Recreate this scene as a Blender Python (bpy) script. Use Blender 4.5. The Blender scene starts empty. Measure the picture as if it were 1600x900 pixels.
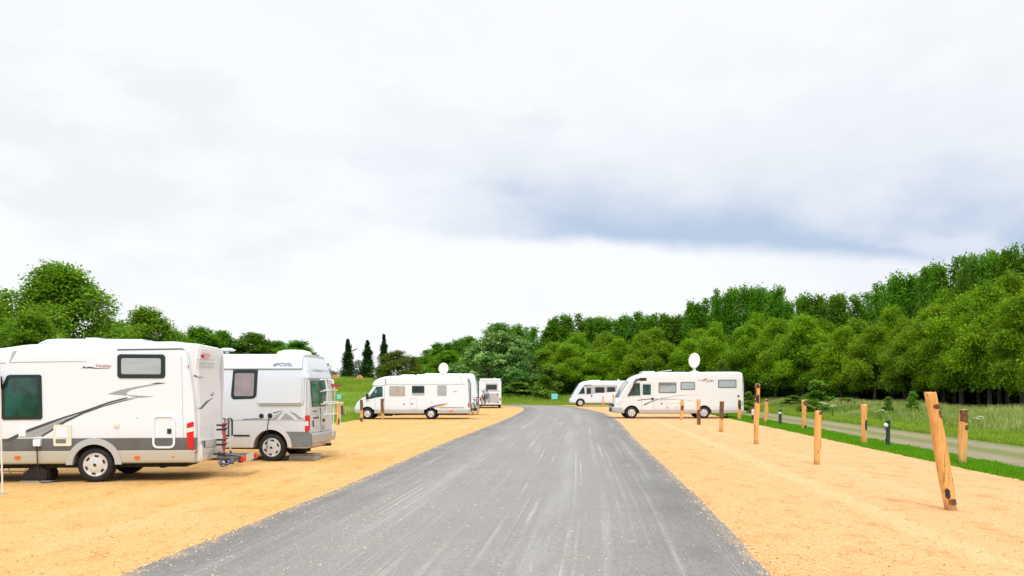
import bpy, bmesh, math, random
import numpy as np
from mathutils import Vector, Matrix
R = math.radians
sc = bpy.context.scene
col = sc.collection
FP, CX, HY, CH = 1250.0, 800.0, 610.0, 1.75        # focal length, centre column, horizon row (photo pixels), eye height (m)

# ------------------------------------------------------------------ camera, exposure, sun, sky
cd = bpy.data.cameras.new('camera'); cam = bpy.data.objects.new('camera', cd); col.objects.link(cam)
cam.location = (0, 0, CH); cam.rotation_euler = (R(90), 0, 0)
cd.sensor_width = 36; cd.lens = 36*FP/1600; cd.shift_y = (HY-450)/1600; cd.clip_start = .1; cd.clip_end = 6000
sc.camera = cam
vs = sc.view_settings
vs.view_transform = 'Standard'; vs.look = 'None'; vs.gamma = 1; vs.use_curve_mapping = False; vs.exposure = 0.42
sc.render.engine = 'CYCLES'
sc.cycles.max_bounces = 6; sc.cycles.diffuse_bounces = 3; sc.cycles.glossy_bounces = 3; sc.cycles.transmission_bounces = 4
sc.cycles.transparent_max_bounces = 8; sc.cycles.use_denoising = True; sc.cycles.caustics_reflective = False
SUN_EL, SUN_AZ = 52, 178                             # azimuth clockwise from +Y: high, behind the camera
sl = bpy.data.lights.new('sun', 'SUN'); sun = bpy.data.objects.new('sun', sl); col.objects.link(sun)
sl.energy = 1.5; sl.angle = R(11); sl.color = (1, .985, .965)
sd = Vector((math.sin(R(SUN_AZ))*math.cos(R(SUN_EL)), math.cos(R(SUN_AZ))*math.cos(R(SUN_EL)), math.sin(R(SUN_EL))))
sun.rotation_euler = sd.to_track_quat('Z', 'Y').to_euler(); sun.location = (-10, -10, 40)

class NT:
    """tiny node-graph helper"""
    def __init__(s, nt): s.nt = nt
    def n(s, t, **kw):
        nd = s.nt.nodes.new(t)
        for k, v in kw.items(): setattr(nd, k, v)
        return nd
    def link(s, a, b): s.nt.links.new(a, b)
    def put(s, sock, v):
        if isinstance(v, bpy.types.NodeSocket): s.link(v, sock)
        else:
            if sock.type == 'RGBA' and hasattr(v, '__len__') and len(v) == 3: v = (*v, 1)
            sock.default_value = v
    def m(s, op, a, b=None, c=None, clamp=False):
        nd = s.n('ShaderNodeMath', operation=op, use_clamp=clamp)
        for i, v in enumerate((a, b, c)):
            if v is not None: s.put(nd.inputs[i], v)
        return nd.outputs[0]
    def ss(s, v, a, b, lo=0., hi=1.):
        nd = s.n('ShaderNodeMapRange', interpolation_type='SMOOTHSTEP')
        s.put(nd.inputs[0], v); s.put(nd.inputs[1], a); s.put(nd.inputs[2], b); s.put(nd.inputs[3], lo); s.put(nd.inputs[4], hi)
        return nd.outputs[0]
    def mix(s, f, a, b, blend='MIX'):
        nd = s.n('ShaderNodeMix', data_type='RGBA', blend_type=blend)
        s.put(nd.inputs[0], f); s.put(nd.inputs[6], a); s.put(nd.inputs[7], b)
        return nd.outputs[2]
    def noise(s, vec, scale, detail=4., rough=.55, dist=0., dim='3D'):
        nd = s.n('ShaderNodeTexNoise', noise_dimensions=dim)
        s.put(nd.inputs['Vector'], vec); nd.inputs['Scale'].default_value = scale; nd.inputs['Detail'].default_value = detail
        nd.inputs['Roughness'].default_value = rough; nd.inputs['Distortion'].default_value = dist
        return nd.outputs[0]
    def mapv(s, vec, scale=(1, 1, 1), loc=(0, 0, 0)):
        nd = s.n('ShaderNodeMapping'); s.put(nd.inputs[0], vec)
        nd.inputs['Scale'].default_value = scale; nd.inputs['Location'].default_value = loc
        return nd.outputs[0]
    def xyz(s, vec):
        nd = s.n('ShaderNodeSeparateXYZ'); s.put(nd.inputs[0], vec); return nd.outputs
    def comb(s, x, y, z=0.):
        nd = s.n('ShaderNodeCombineXYZ')
        for i, v in enumerate((x, y, z)): s.put(nd.inputs[i], v)
        return nd.outputs[0]

w = bpy.data.worlds.new('World'); sc.world = w; w.use_nodes = True
w.node_tree.nodes.clear(); W_ = NT(w.node_tree)
sky = W_.n('ShaderNodeTexSky', sky_type='NISHITA', sun_disc=False, sun_elevation=R(SUN_EL), sun_rotation=R(SUN_AZ))
bg1 = W_.n('ShaderNodeBackground'); bg1.inputs[1].default_value = .1; W_.link(sky.outputs[0], bg1.inputs[0])
tc = W_.n('ShaderNodeTexCoord').outputs['Generated']
X, Y, Z = W_.xyz(tc)
az = W_.m('ARCTAN2', X, Y); el = W_.m('ARCSINE', Z)
ae = W_.comb(az, el)
n_big = W_.noise(W_.mapv(ae, (1., 2.6, 1), (3.1, .4, 0)), 3.2, 7, .58, .3)
n_mid = W_.noise(W_.mapv(ae, (1., 1.7, 1), (7.7, 2.2, 0)), 7., 5, .48, .2)
n_fine = W_.noise(W_.mapv(ae, (1., 1.6, 1), (1.7, 5.2, 0)), 20., 4, .5, .2)
warp = W_.m('ADD', W_.m('MULTIPLY', W_.m('SUBTRACT', n_mid, .5), .17), W_.m('MULTIPLY', W_.m('SUBTRACT', n_fine, .5), .03))
# the long blue-grey bank low over the wood
band = W_.m('SUBTRACT', W_.m('ADD', el, W_.m('MULTIPLY', az, .09)), .222)
bw = W_.m('ADD', band, warp)
lower = W_.ss(W_.m('ADD', band, W_.m('MULTIPLY', warp, .25)), -.046, -.022)
upper = W_.ss(bw, .085, -.035)
side = W_.ss(W_.m('ADD', az, W_.m('MULTIPLY', W_.m('SUBTRACT', n_big, .5), .35)), -.24, .12)
bank = W_.m('MULTIPLY', W_.m('MULTIPLY', lower, upper), side)
bank2 = W_.m('MULTIPLY', W_.m('MULTIPLY', W_.ss(bw, -.1, -.06), W_.ss(bw, -.01, -.05)), W_.ss(az, .2, .5))
# faint grey modelling of the rest of the overcast
puff = W_.m('MULTIPLY', W_.ss(W_.m('ADD', W_.m('MULTIPLY', n_big, .62), W_.m('MULTIPLY', n_mid, .38)), .47, .60), W_.ss(el, .06, .17))
puff = W_.m('MULTIPLY', puff, W_.ss(el, .47, .30, .25, 1.))
body = W_.m('MULTIPLY', W_.ss(bw, .0, .05), W_.m('MULTIPLY', W_.ss(bw, .19, .08), W_.ss(az, -.1, .3)))
c = W_.mix(W_.m('MULTIPLY', puff, .42, clamp=True), (.878, .888, .905), (.70, .735, .785))
c = W_.mix(W_.m('MULTIPLY', body, .5), c, (.70, .745, .815))
c = W_.mix(W_.m('MULTIPLY', bank2, .35, clamp=True), c, (.62, .67, .78))
c = W_.mix(W_.m('MULTIPLY', bank, .92, clamp=True), c, (.41, .52, .685))
c = W_.mix(W_.m('MULTIPLY', W_.m('MULTIPLY', bank, W_.ss(n_mid, .52, .66)), .5), c, (.84, .86, .89))
rise = W_.ss(el, .47, 1.35, .85, 1.95)              # an overcast sky is brighter overhead than at the horizon
bg2 = W_.n('ShaderNodeBackground'); W_.link(c, bg2.inputs[0]); W_.link(rise, bg2.inputs[1])
mx = W_.n('ShaderNodeMixShader'); mx.inputs[0].default_value = .95
W_.link(bg1.outputs[0], mx.inputs[1]); W_.link(bg2.outputs[0], mx.inputs[2])
wo = W_.n('ShaderNodeOutputWorld'); W_.link(mx.outputs[0], wo.inputs[0])
w.cycles.sampling_method = 'MANUAL'; w.cycles.sample_map_resolution = 512

# ------------------------------------------------------------------ materials
def new_mat(name):
    m = bpy.data.materials.new(name); m.use_nodes = True
    m.node_tree.nodes.clear(); t = NT(m.node_tree)
    o = t.n('ShaderNodeOutputMaterial'); p = t.n('ShaderNodeBsdfPrincipled'); t.link(p.outputs[0], o.inputs[0])
    return m, t, p
def mat(name, c, rough=.5, metal=0., var=.06, scale=4., coat=0., bump=0., bscale=60., spec=.5, stretch=(1, 1, 1)):
    m, t, p = new_mat(name)
    ob = t.mapv(t.n('ShaderNodeTexCoord').outputs['Object'], stretch)
    n = t.noise(ob, scale, 5, .6)
    lo = tuple(x*(1-var) for x in c); hi = tuple(min(1, x*(1+var*.6)) for x in c)
    t.put(p.inputs['Base Color'], t.mix(t.ss(n, .3, .7), lo, hi))
    t.put(p.inputs['Roughness'], t.ss(t.noise(ob, scale*2.3, 4), .25, .75, max(.02, rough*.8), min(1, rough*1.2)))
    p.inputs['Metallic'].default_value = metal; p.inputs['Coat Weight'].default_value = coat; p.inputs['Coat Roughness'].default_value = .08
    p.inputs['Specular IOR Level'].default_value = spec
    if bump:
        b = t.n('ShaderNodeBump'); b.inputs['Strength'].default_value = bump; b.inputs['Distance'].default_value = .01
        t.link(t.noise(ob, bscale, 5), b.inputs['Height']); t.link(b.outputs[0], p.inputs['Normal'])
    return m
def leafmat(name, dark, light, trans=.35):
    """leaves: colour varies from twig to twig (stored per leaf as 'tint') and from tree to tree"""
    m, t, p = new_mat(name)
    a = t.n('ShaderNodeAttribute', attribute_name='tint').outputs['Fac']
    rnd = t.n('ShaderNodeObjectInfo').outputs['Random']
    c_ = t.mix(a, dark, light)
    hs = t.n('ShaderNodeHueSaturation'); t.put(hs.inputs['Color'], c_)
    hs.inputs['Saturation'].default_value = 1.06; t.put(hs.inputs['Hue'], t.ss(rnd, 0, 1, .492, .508)); t.put(hs.inputs['Value'], t.ss(rnd, 0, 1, .92, 1.12))
    t.put(p.inputs['Base Color'], hs.outputs[0]); p.inputs['Roughness'].default_value = .6; p.inputs['Specular IOR Level'].default_value = .3
    tr = t.n('ShaderNodeBsdfTranslucent'); t.put(tr.inputs[0], t.mix(.5, hs.outputs[0], (.2, .36, .02)))
    ms = t.n('ShaderNodeMixShader'); ms.inputs[0].default_value = trans
    o = [n for n in t.nt.nodes if n.type == 'OUTPUT_MATERIAL'][0]
    t.link(p.outputs[0], ms.inputs[1]); t.link(tr.outputs[0], ms.inputs[2]); t.link(ms.outputs[0], o.inputs[0])
    return m
def paint(name, c, rough=.3, dirt=(.45, .40, .30), amt=.35, z1=.9, flake=0.):
    """vehicle paint with road dust splashed on its lower panels and rain streaks"""
    m, t, p = new_mat(name)
    ob = t.n('ShaderNodeTexCoord').outputs['Object']; z = t.xyz(ob)[2]
    n1 = t.noise(ob, 2.2, 6, .65); n2 = t.noise(t.mapv(ob, (9, 9, .5)), 2.5, 5, .6)
    d = t.m('MULTIPLY', t.ss(t.m('ADD', z, t.m('MULTIPLY', n1, -.5)), z1-.25, .1), amt)
    d = t.m('ADD', d, t.m('MULTIPLY', t.ss(n2, .56, .78), .10), clamp=True)
    t.put(p.inputs['Base Color'], t.mix(d, c, dirt))
    t.put(p.inputs['Roughness'], t.m('ADD', rough, t.m('MULTIPLY', d, .5)))
    p.inputs['Coat Weight'].default_value = .35; p.inputs['Coat Roughness'].default_value = .1; p.inputs['Metallic'].default_value = flake
    return m
M = {}
M['white'] = paint('white_gelcoat', (.715, .78, .865), amt=.12)
M['cream'] = paint('warm_white_gelcoat', (.74, .745, .75), amt=.14)
M['silver'] = paint('silver_paint', (.70, .73, .765), .3, amt=.42, flake=.25)
M['champagne'] = paint('champagne_skirt', (.44, .43, .37), .4, amt=.45, z1=1.1)
M['grey_band'] = mat('dark_grey_band', (.115, .115, .115), .4, var=.15)
M['skirt_grey'] = paint('grey_skirt', (.42, .44, .46), .4, amt=.3)
M['skirt_warm'] = paint('warm_grey_skirt', (.42, .41, .39), .4, amt=.3)
M['plastic_grey'] = mat('grey_bumper_plastic', (.16, .18, .18), .55, var=.15)
M['black'] = mat('black_plastic', (.018, .018, .02), .45)
M['under'] = mat('dark_underbody', (.012, .012, .013), .8, var=.3)
M['rubber'] = mat('tyre_rubber', (.011, .011, .012), .75, var=.25, bump=.2)
M['hub'] = mat('silver_hubcap', (.66, .67, .68), .3, .35, var=.08)
M['frame'] = mat('dark_window_frame', (.012, .022, .026), .25)
M['glass'] = mat('tinted_window_glass', (.012, .018, .02), .05, spec=.8)
M['teal'] = mat('teal_tinted_glass', (.010, .062, .058), .05, var=.8, scale=1.6, spec=.7)  # strong mottling of the colour stands in for reflections in the pane
M['green_glass'] = mat('green_tinted_glass', (.010, .15, .065), .08, spec=.25)
M['blind'] = mat('window_with_grey_blind', (.36, .41, .44), .12, var=.16, scale=1.2, stretch=(.5, 1, 4))
M['curtain'] = mat('window_with_beige_curtain', (.44, .385, .36), .25, var=.22, scale=3, stretch=(7, 1, .3))
M['mauve'] = mat('window_with_mauve_blind', (.29, .24, .255), .2, var=.15)
M['screen'] = mat('sky_sheen_windscreen', (.30, .36, .42), .08, var=.2, spec=.8)  # silvery sky reflection is put into the base colour
M['red'] = mat('red_lamp_lens', (.62, .012, .015), .15, var=.1)
M['orange'] = mat('orange_marker_lens', (.85, .14, .01), .2)
M['lampwhite'] = mat('clear_lamp_lens', (.75, .72, .7), .15)
M['chrome'] = mat('grey_metal', (.45, .46, .47), .3, .8)
M['white_tube'] = mat('white_enamel_tube', (.72, .72, .69), .4)
M['trim_line'] = mat('dark_decal', (.06, .065, .08), .4)
M['decal_grey'] = mat('grey_decal', (.32, .335, .35), .35)
M['decal_blue'] = mat('blue_decal', (.045, .07, .27), .35)
M['decal_orange'] = mat('orange_decal', (.75, .42, .16), .35)
M['decal_red'] = mat('dull_red_decal', (.42, .06, .06), .4)
M['ivory'] = mat('ivory_plastic', (.72, .69, .58), .45)
M['plate'] = mat('number_plate', (.62, .63, .62), .3)
M['blue'] = mat('blue_plastic', (.03, .07, .3), .5)
M['cyan'] = mat('pale_cyan_sign_face', (.20, .66, .70), .45, var=.15)
M['jersey'] = mat('grey_storage_plastic', (.33, .33, .31), .4)
M['bark'] = mat('brown_bark', (.16, .075, .04), .9, var=.5, scale=18, bump=.8, bscale=45)
M['ladder'] = mat('dark_grey_ladder_tube', (.10, .11, .12), .4)
M['bark_dark'] = mat('blackish_bark', (.045, .028, .022), .9, var=.4, scale=18, bump=.8)
M['trunk'] = mat('tree_bark', (.07, .055, .04), .9, var=.35, scale=6, bump=.6, bscale=20)
M['bollard'] = mat('dark_green_bollard', (.012, .022, .018), .45)
M['dirt'] = mat('orange_earth', (.48, .2, .1), .9, var=.35, scale=1.5, bump=.6, bscale=8)
M['flower'] = mat('cream_flower', (.72, .73, .6), .7)

def woodmat():
    m, t, p = new_mat('peeled_wood')
    ob = t.n('ShaderNodeTexCoord').outputs['Object']
    rnd = t.n('ShaderNodeObjectInfo').outputs['Random']
    v = t.n('ShaderNodeVectorMath', operation='ADD'); t.put(v.inputs[0], ob); t.put(v.inputs[1], t.comb(t.m('MULTIPLY', rnd, 31.), t.m('MULTIPLY', rnd, 17.), t.m('MULTIPLY', rnd, 9.)))
    g = t.noise(t.mapv(v.outputs[0], (26, 26, 1.1)), 1.6, 6, .65, .6); s = t.noise(t.mapv(v.outputs[0], (3, 3, 1.2)), 2.2, 5, .6)
    k = t.noise(t.mapv(v.outputs[0], (9, 9, 5)), 1.3, 3, .5)
    c_ = t.mix(t.ss(g, .3, .7), (.60, .27, .065), (.80, .45, .15))
    c_ = t.mix(t.m('MULTIPLY', t.ss(s, .5, .72), .35), c_, (.50, .19, .05))
    c_ = t.mix(t.m('MULTIPLY', t.ss(k, .66, .72), .8), c_, (.13, .06, .03))
    ck = t.noise(t.mapv(v.outputs[0], (34, 34, .55)), 1., 2, .5); c_ = t.mix(t.m('MULTIPLY', t.ss(ck, .66, .70), .75), c_, (.16, .07, .025))
    zz = t.m('ADD', t.xyz(ob)[2], t.m('MULTIPLY', s, -.25)); c_ = t.mix(t.ss(zz, .08, -.1, 0, .7), c_, (.36, .20, .09))
    t.put(p.inputs['Base Color'], c_); p.inputs['Roughness'].default_value = .75
    b = t.n('ShaderNodeBump'); b.inputs['Strength'].default_value = .7; b.inputs['Distance'].default_value = .012
    t.link(g, b.inputs['Height']); t.link(b.outputs[0], p.inputs['Normal'])
    return m
M['wood'] = woodmat()

def sandmat():
    m, t, p = new_mat('orange_fine_gravel')
    ob = t.n('ShaderNodeTexCoord').outputs['Object']
    x, y, z = t.xyz(ob)
    big = t.noise(ob, .35, 5, .6); mid = t.noise(t.mapv(ob, (1, .55, 1)), 2.4, 6, .65, .3); gr = t.noise(ob, 34, 4, .75); gr2 = t.noise(ob, 110, 3, .7)
    c_ = t.mix(t.ss(big, .3, .7), (.615, .35, .105), (.67, .40, .155))
    c_ = t.mix(t.m('MULTIPLY', t.ss(x, -2, 8), .7), c_, (.685, .385, .20))       # the right-hand bays are laid with a pinker gravel
    c_ = t.mix(t.m('MULTIPLY', t.ss(mid, .5, .68), .6), c_, (.47, .225, .06))
    c_ = t.mix(t.m('MULTIPLY', t.ss(mid, .45, .25), .4), c_, (.70, .46, .22))
    vo = t.n('ShaderNodeTexVoronoi', feature='F1'); t.put(vo.inputs['Vector'], ob); vo.inputs['Scale'].default_value = 42
    c_ = t.mix(t.ss(gr, .45, .28, 0, .85), c_, (.27, .11, .03))
    c_ = t.mix(t.ss(gr, .55, .72, 0, .8), c_, (.86, .64, .38))
    c_ = t.mix(t.ss(gr2, .55, .75, 0, .4), c_, (.33, .16, .06))
    c_ = t.mix(t.m('MULTIPLY', t.ss(t.xyz(vo.outputs['Color'])[0], .93, .96), t.ss(vo.outputs['Distance'], .42, .3)), c_, (.36, .22, .12))
    # wheel tracks, pressed and paler, running along the bays
    q = t.m('SUBTRACT', t.m('SUBTRACT', x, t.m('MULTIPLY', y, .092)), t.m('MULTIPLY', t.m('SUBTRACT', big, .5), .9))
    for a, wd, amt in ((4.15, .32, .3), (5.6, .35, .16), (-6.0, .3, .15), (-7.4, .3, .12)):
        tr_ = t.ss(t.m('ABSOLUTE', t.m('SUBTRACT', q, a)), wd, wd*.3)
        c_ = t.mix(t.m('MULTIPLY', t.m('MULTIPLY', tr_, t.ss(mid, .3, .55)), amt), c_, (.76, .55, .30))
    t.put(p.inputs['Base Color'], c_); p.inputs['Roughness'].default_value = .95; p.inputs['Specular IOR Level'].default_value = .15
    gm = t.noise(ob, 11, 5, .8); c_ = t.mix(t.ss(gm, .47, .32, 0, .42), c_, (.40, .19, .055)); c_ = t.mix(t.ss(gm, .54, .68, 0, .38), c_, (.84, .62, .36))
    t.put(p.inputs['Base Color'], c_)
    h = t.m('ADD', t.m('MULTIPLY', gr, .5), t.m('ADD', t.m('MULTIPLY', mid, 1.6), t.m('MULTIPLY', gr2, .2)))
    b = t.n('ShaderNodeBump'); b.inputs['Strength'].default_value = .6; b.inputs['Distance'].default_value = .03
    t.link(h, b.inputs['Height']); t.link(b.outputs[0], p.inputs['Normal'])
    return m
def roadmat():
    m, t, p = new_mat('dusty_asphalt')
    uv = t.n('ShaderNodeUVMap').outputs[0]
    ob = t.n('ShaderNodeTexCoord').outputs['Object']
    u, v, _ = t.xyz(uv)
    def line(sc_, of): return t.noise(t.comb(t.m('MULTIPLY', u, sc_), of, 0.), 1., 3, .65)
    s1 = line(2.2, 3.3); s2 = line(9., 7.1); s3 = line(27., 1.9)
    lng = t.ss(t.noise(t.mapv(uv, (1.6, .11, 1), (5, 8, 0)), 1., 5, .65), .4, .62); lng2 = t.ss(t.noise(t.mapv(uv, (2.6, .2, 1), (1, 3, 0)), 1., 5, .65), .42, .62)
    pat = t.noise(ob, .55, 5, .65); sp = t.noise(ob, 65, 3, .75); md = t.noise(ob, 7, 5, .7)
    c_ = t.mix(t.ss(pat, .3, .7), (.155, .147, .136), (.205, .196, .183))
    mid_ = t.m('MULTIPLY', t.ss(u, .2, 1.6), t.ss(u, 5.6, 4.3))                    # traffic has spread pale dust over the middle of the lane
    c_ = t.mix(t.m('MULTIPLY', mid_, .62), c_, (.30, .287, .265))
    c_ = t.mix(t.m('MULTIPLY', t.m('MULTIPLY', t.ss(s1, .48, .66), lng), .4), c_, (.37, .365, .345))
    c_ = t.mix(t.m('MULTIPLY', t.m('MULTIPLY', t.ss(s2, .52, .66), lng2), t.m('MULTIPLY', lng, t.m('ADD', t.m('MULTIPLY', mid_, .5), .12))), c_, (.54, .52, .47))
    c_ = t.mix(t.m('MULTIPLY', t.m('MULTIPLY', t.ss(s3, .53, .64), t.m('MULTIPLY', lng, t.m('ADD', t.m('MULTIPLY', lng2, .7), .3))), .55), c_, (.53, .51, .465))
    c_ = t.mix(t.m('MULTIPLY', t.ss(s2, .45, .3), .22), c_, (.15, .15, .15))
    c_ = t.mix(t.m('MULTIPLY', t.ss(md, .5, .72), .3), c_, (.16, .16, .16))
    c_ = t.mix(t.ss(sp, .54, .68, 0, .7), c_, (.42, .41, .38)); c_ = t.mix(t.ss(sp, .46, .32, 0, .7), c_, (.085, .085, .085))
    sq = t.noise(ob, 19, 4, .8); c_ = t.mix(t.ss(sq, .55, .7, 0, .45), c_, (.40, .39, .365)); c_ = t.mix(t.ss(sq, .45, .3, 0, .45), c_, (.10, .10, .10))
    vo = t.n('ShaderNodeTexVoronoi', feature='F1'); t.put(vo.inputs['Vector'], ob); vo.inputs['Scale'].default_value = 16
    chips = t.m('MULTIPLY', t.ss(t.xyz(vo.outputs['Color'])[0], .82, .9), t.ss(vo.outputs['Distance'], .24, .14))
    c_ = t.mix(t.m('MULTIPLY', chips, t.ss(t.noise(ob, .8, 3), .45, .6)), c_, (.6, .57, .48))
    edge = t.m('ADD', t.ss(t.m('ADD', u, t.m('MULTIPLY', md, .5)), .5, .26), t.ss(t.m('SUBTRACT', u, t.m('MULTIPLY', md, .5)), 5.55, 5.75), clamp=True)
    c_ = t.mix(t.m('MULTIPLY', t.m('MULTIPLY', edge, t.ss(t.noise(ob, 2.2, 5, .7), .45, .62)), .55), c_, (.45, .32, .18))
    t.put(p.inputs['Base Color'], c_); p.inputs['Roughness'].default_value = .9; p.inputs['Specular IOR Level'].default_value = .25
    b = t.n('ShaderNodeBump'); b.inputs['Strength'].default_value = .5; b.inputs['Distance'].default_value = .008
    t.link(sp, b.inputs['Height']); t.link(b.outputs[0], p.inputs['Normal'])
    return m
def groundmat():
    m, t, p = new_mat('field_grass')
    ob = t.n('ShaderNodeTexCoord').outputs['Object']
    x, y, z = t.xyz(ob)
    a = t.noise(ob, .12, 5, .6); b_ = t.noise(ob, 1.6, 6, .7); f = t.noise(ob, 14, 4, .7)
    c_ = t.mix(t.ss(a, .35, .65), (.10, .20, .02), (.20, .29, .045))
    c_ = t.mix(t.m('MULTIPLY', t.ss(b_, .5, .7), .55), c_, (.34, .36, .12)); c_ = t.mix(t.m('MULTIPLY', t.ss(f, .5, .3), .5), c_, (.05, .10, .015))
    br = t.m('MULTIPLY', t.ss(t.m('ADD', y, t.m('MULTIPLY', a, 10)), 58, 62), t.ss(t.m('ADD', y, t.m('MULTIPLY', a, 10)), 80, 72))
    c_ = t.mix(t.m('MULTIPLY', t.m('MULTIPLY', br, t.ss(x, -6, -10)), .75), c_, (.34, .26, .15))     # bare earth track below the bank
    t.put(p.inputs['Base Color'], c_); p.inputs['Roughness'].default_value = .95; p.inputs['Specular IOR Level'].default_value = .1
    bb = t.n('ShaderNodeBump'); bb.inputs['Strength'].default_value = .8; bb.inputs['Distance'].default_value = .1
    t.link(b_, bb.inputs['Height']); t.link(bb.outputs[0], p.inputs['Normal'])
    return m
def pathmat():
    m, t, p = new_mat('gravel_path')
    ob = t.n('ShaderNodeTexCoord').outputs['Object']
    x, y, z = t.xyz(ob)
    a = t.noise(t.mapv(ob, (1, .3, 1)), 1.2, 6, .65); g = t.noise(ob, 30, 4, .75); b_ = t.noise(ob, 5, 5, .7)
    c_ = t.mix(t.ss(a, .3, .7), (.235, .20, .125), (.32, .28, .185))
    c_ = t.mix(t.ss(g, .56, .74, 0, .6), c_, (.48, .44, .34)); c_ = t.mix(t.ss(g, .42, .28, 0, .6), c_, (.11, .10, .07))
    q = t.m('SUBTRACT', x, t.m('MULTIPLY', y, .105))
    mid_ = t.m('ADD', t.m('MULTIPLY', t.ss(t.m('ABSOLUTE', t.m('SUBTRACT', q, 11.4)), .9, .1), .35), t.m('MULTIPLY', t.ss(q, 12.4, 13.6), .6))
    c_ = t.mix(t.m('MULTIPLY', t.ss(t.m('ADD', t.m('ADD', t.m('MULTIPLY', b_, .6), t.m('MULTIPLY', a, .5)), t.m('MULTIPLY', mid_, .55)), .58, .74), .8), c_, (.15, .19, .045))
    t.put(p.inputs['Base Color'], c_); p.inputs['Roughness'].default_value = .95; p.inputs['Specular IOR Level'].default_value = .1
    bb = t.n('ShaderNodeBump'); bb.inputs['Strength'].default_value = .7; bb.inputs['Distance'].default_value = .03
    t.link(g, bb.inputs['Height']); t.link(bb.outputs[0], p.inputs['Normal'])
    return m

# ------------------------------------------------------------------ mesh and object helpers
class MB:
    """collects vertices and faces of ONE mesh"""
    def __init__(s): s.v, s.f, s.mi = [], [], []
    def add(s, vs_, fs, mi=0):
        o = len(s.v); s.v += [tuple(q) for q in vs_]
        for f in fs: s.f.append(tuple(i+o for i in f)); s.mi.append(mi)
        return s
    def box(s, a, b, mi=0):
        x0, y0, z0 = a; x1, y1, z1 = b
        return s.add([(x0,y0,z0),(x1,y0,z0),(x1,y1,z0),(x0,y1,z0),(x0,y0,z1),(x1,y0,z1),(x1,y1,z1),(x0,y1,z1)],
                     [(3,2,1,0),(4,5,6,7),(0,1,5,4),(1,2,6,5),(2,3,7,6),(3,0,4,7)], mi)
    def prism(s, lo, hi, mi=0):
        """two matching outlines joined into a closed solid"""
        n = len(lo)
        return s.add(list(lo)+list(hi), [tuple(range(n))[::-1], tuple(range(n, 2*n))]+[(i, (i+1) % n, n+(i+1) % n, n+i) for i in range(n)], mi)
    def tube(s, pts, r, n=8, mi=0):
        pts = [Vector(q) for q in pts]; rs = r if hasattr(r, '__len__') else [r]*len(pts)
        rings = []
        for i, q in enumerate(pts):
            d = (pts[min(i+1, len(pts)-1)]-pts[max(i-1, 0)]).normalized()
            u = d.cross(Vector((0, 0, 1)) if abs(d.z) < .9 else Vector((1, 0, 0))).normalized(); v = d.cross(u)
            rings.append([q+(u*math.cos(2*math.pi*k/n)+v*math.sin(2*math.pi*k/n))*rs[i] for k in range(n)])
        vv = [p_ for r_ in rings for p_ in r_]
        ff = [(i*n+k, i*n+(k+1) % n, (i+1)*n+(k+1) % n, (i+1)*n+k) for i in range(len(pts)-1) for k in range(n)]
        ff += [tuple(range(n))[::-1], tuple(range((len(pts)-1)*n, len(pts)*n))]
        return s.add(vv, ff, mi)
    def lathe(s, prof, c, ax='y', n=28, mi=0):
        """prof: list of (radius, along axis)"""
        vv = []
        for r, h in prof:
            for k in range(n):
                a = 2*math.pi*k/n; p_, q = r*math.cos(a), r*math.sin(a)
                vv.append({'y': (c[0]+p_, c[1]+h, c[2]+q), 'z': (c[0]+p_, c[1]+q, c[2]+h), 'x': (c[0]+h, c[1]+p_, c[2]+q)}[ax])
        ff = [(i*n+k, i*n+(k+1) % n, (i+1)*n+(k+1) % n, (i+1)*n+k) for i in range(len(prof)-1) for k in range(n)]
        if prof[0][0] > 1e-4: ff.append(tuple(range(n)))
        if prof[-1][0] > 1e-4: ff.append(tuple(range((len(prof)-1)*n, len(prof)*n))[::-1])
        return s.add(vv, ff, mi)
    def build(s, name, mats, parent=None, bevel=0., seg=2, smooth=35, loc=None):
        me = bpy.data.meshes.new(name); me.from_pydata(s.v, [], s.f)
        mats = mats if isinstance(mats, (list, tuple)) else [mats]
        for m_ in mats: me.materials.append(m_)
        me.polygons.foreach_set('material_index', s.mi)
        bm = bmesh.new(); bm.from_mesh(me)
        bmesh.ops.remove_doubles(bm, verts=bm.verts, dist=1e-5)
        bmesh.ops.recalc_face_normals(bm, faces=bm.faces)
        if bevel:
            es = [e for e in bm.edges if len(e.link_faces) == 2 and e.calc_face_angle(0) > R(30)]
            bmesh.ops.bevel(bm, geom=es, offset=bevel, segments=seg, affect='EDGES', clamp_overlap=True)
        for f in bm.faces: f.smooth = True
        for e in bm.edges: e.smooth = not (len(e.link_faces) == 2 and e.calc_face_angle(0) > R(smooth))
        bm.to_mesh(me); bm.free()
        o = bpy.data.objects.new(name, me); col.objects.link(o)
        if parent: o.parent = parent
        if loc: o.location = loc
        return o
def tag(o, label=None, cat=None, group=None, kind=None):
    if label: o['label'] = label
    if cat: o['category'] = cat
    if group: o['group'] = group
    if kind: o['kind'] = kind
    return o
def empty(name, loc, rz=0., label=None, cat=None, group=None):
    o = bpy.data.objects.new(name, None); col.objects.link(o); o.location = loc; o.rotation_euler = (0, 0, rz); o.empty_display_size = .2
    return tag(o, label, cat, group)
def npmesh(name, V, F, m, tint=None, parent=None):
    """big quad mesh from numpy arrays"""
    me = bpy.data.meshes.new(name); n = len(F); k = F.shape[1]
    me.vertices.add(len(V)); me.vertices.foreach_set('co', V.astype(np.float32).ravel())
    me.loops.add(n*k); me.loops.foreach_set('vertex_index', F.astype(np.int32).ravel())
    me.polygons.add(n); me.polygons.foreach_set('loop_start', np.arange(0, n*k, k, dtype=np.int32))
    me.update(calc_edges=True)
    if tint is not None:
        a = me.attributes.new('tint', 'FLOAT', 'POINT'); a.data.foreach_set('value', tint.astype(np.float32))
    me.materials.append(m)
    o = bpy.data.objects.new(name, me); col.objects.link(o)
    if parent: o.parent = parent
    return o
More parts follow.
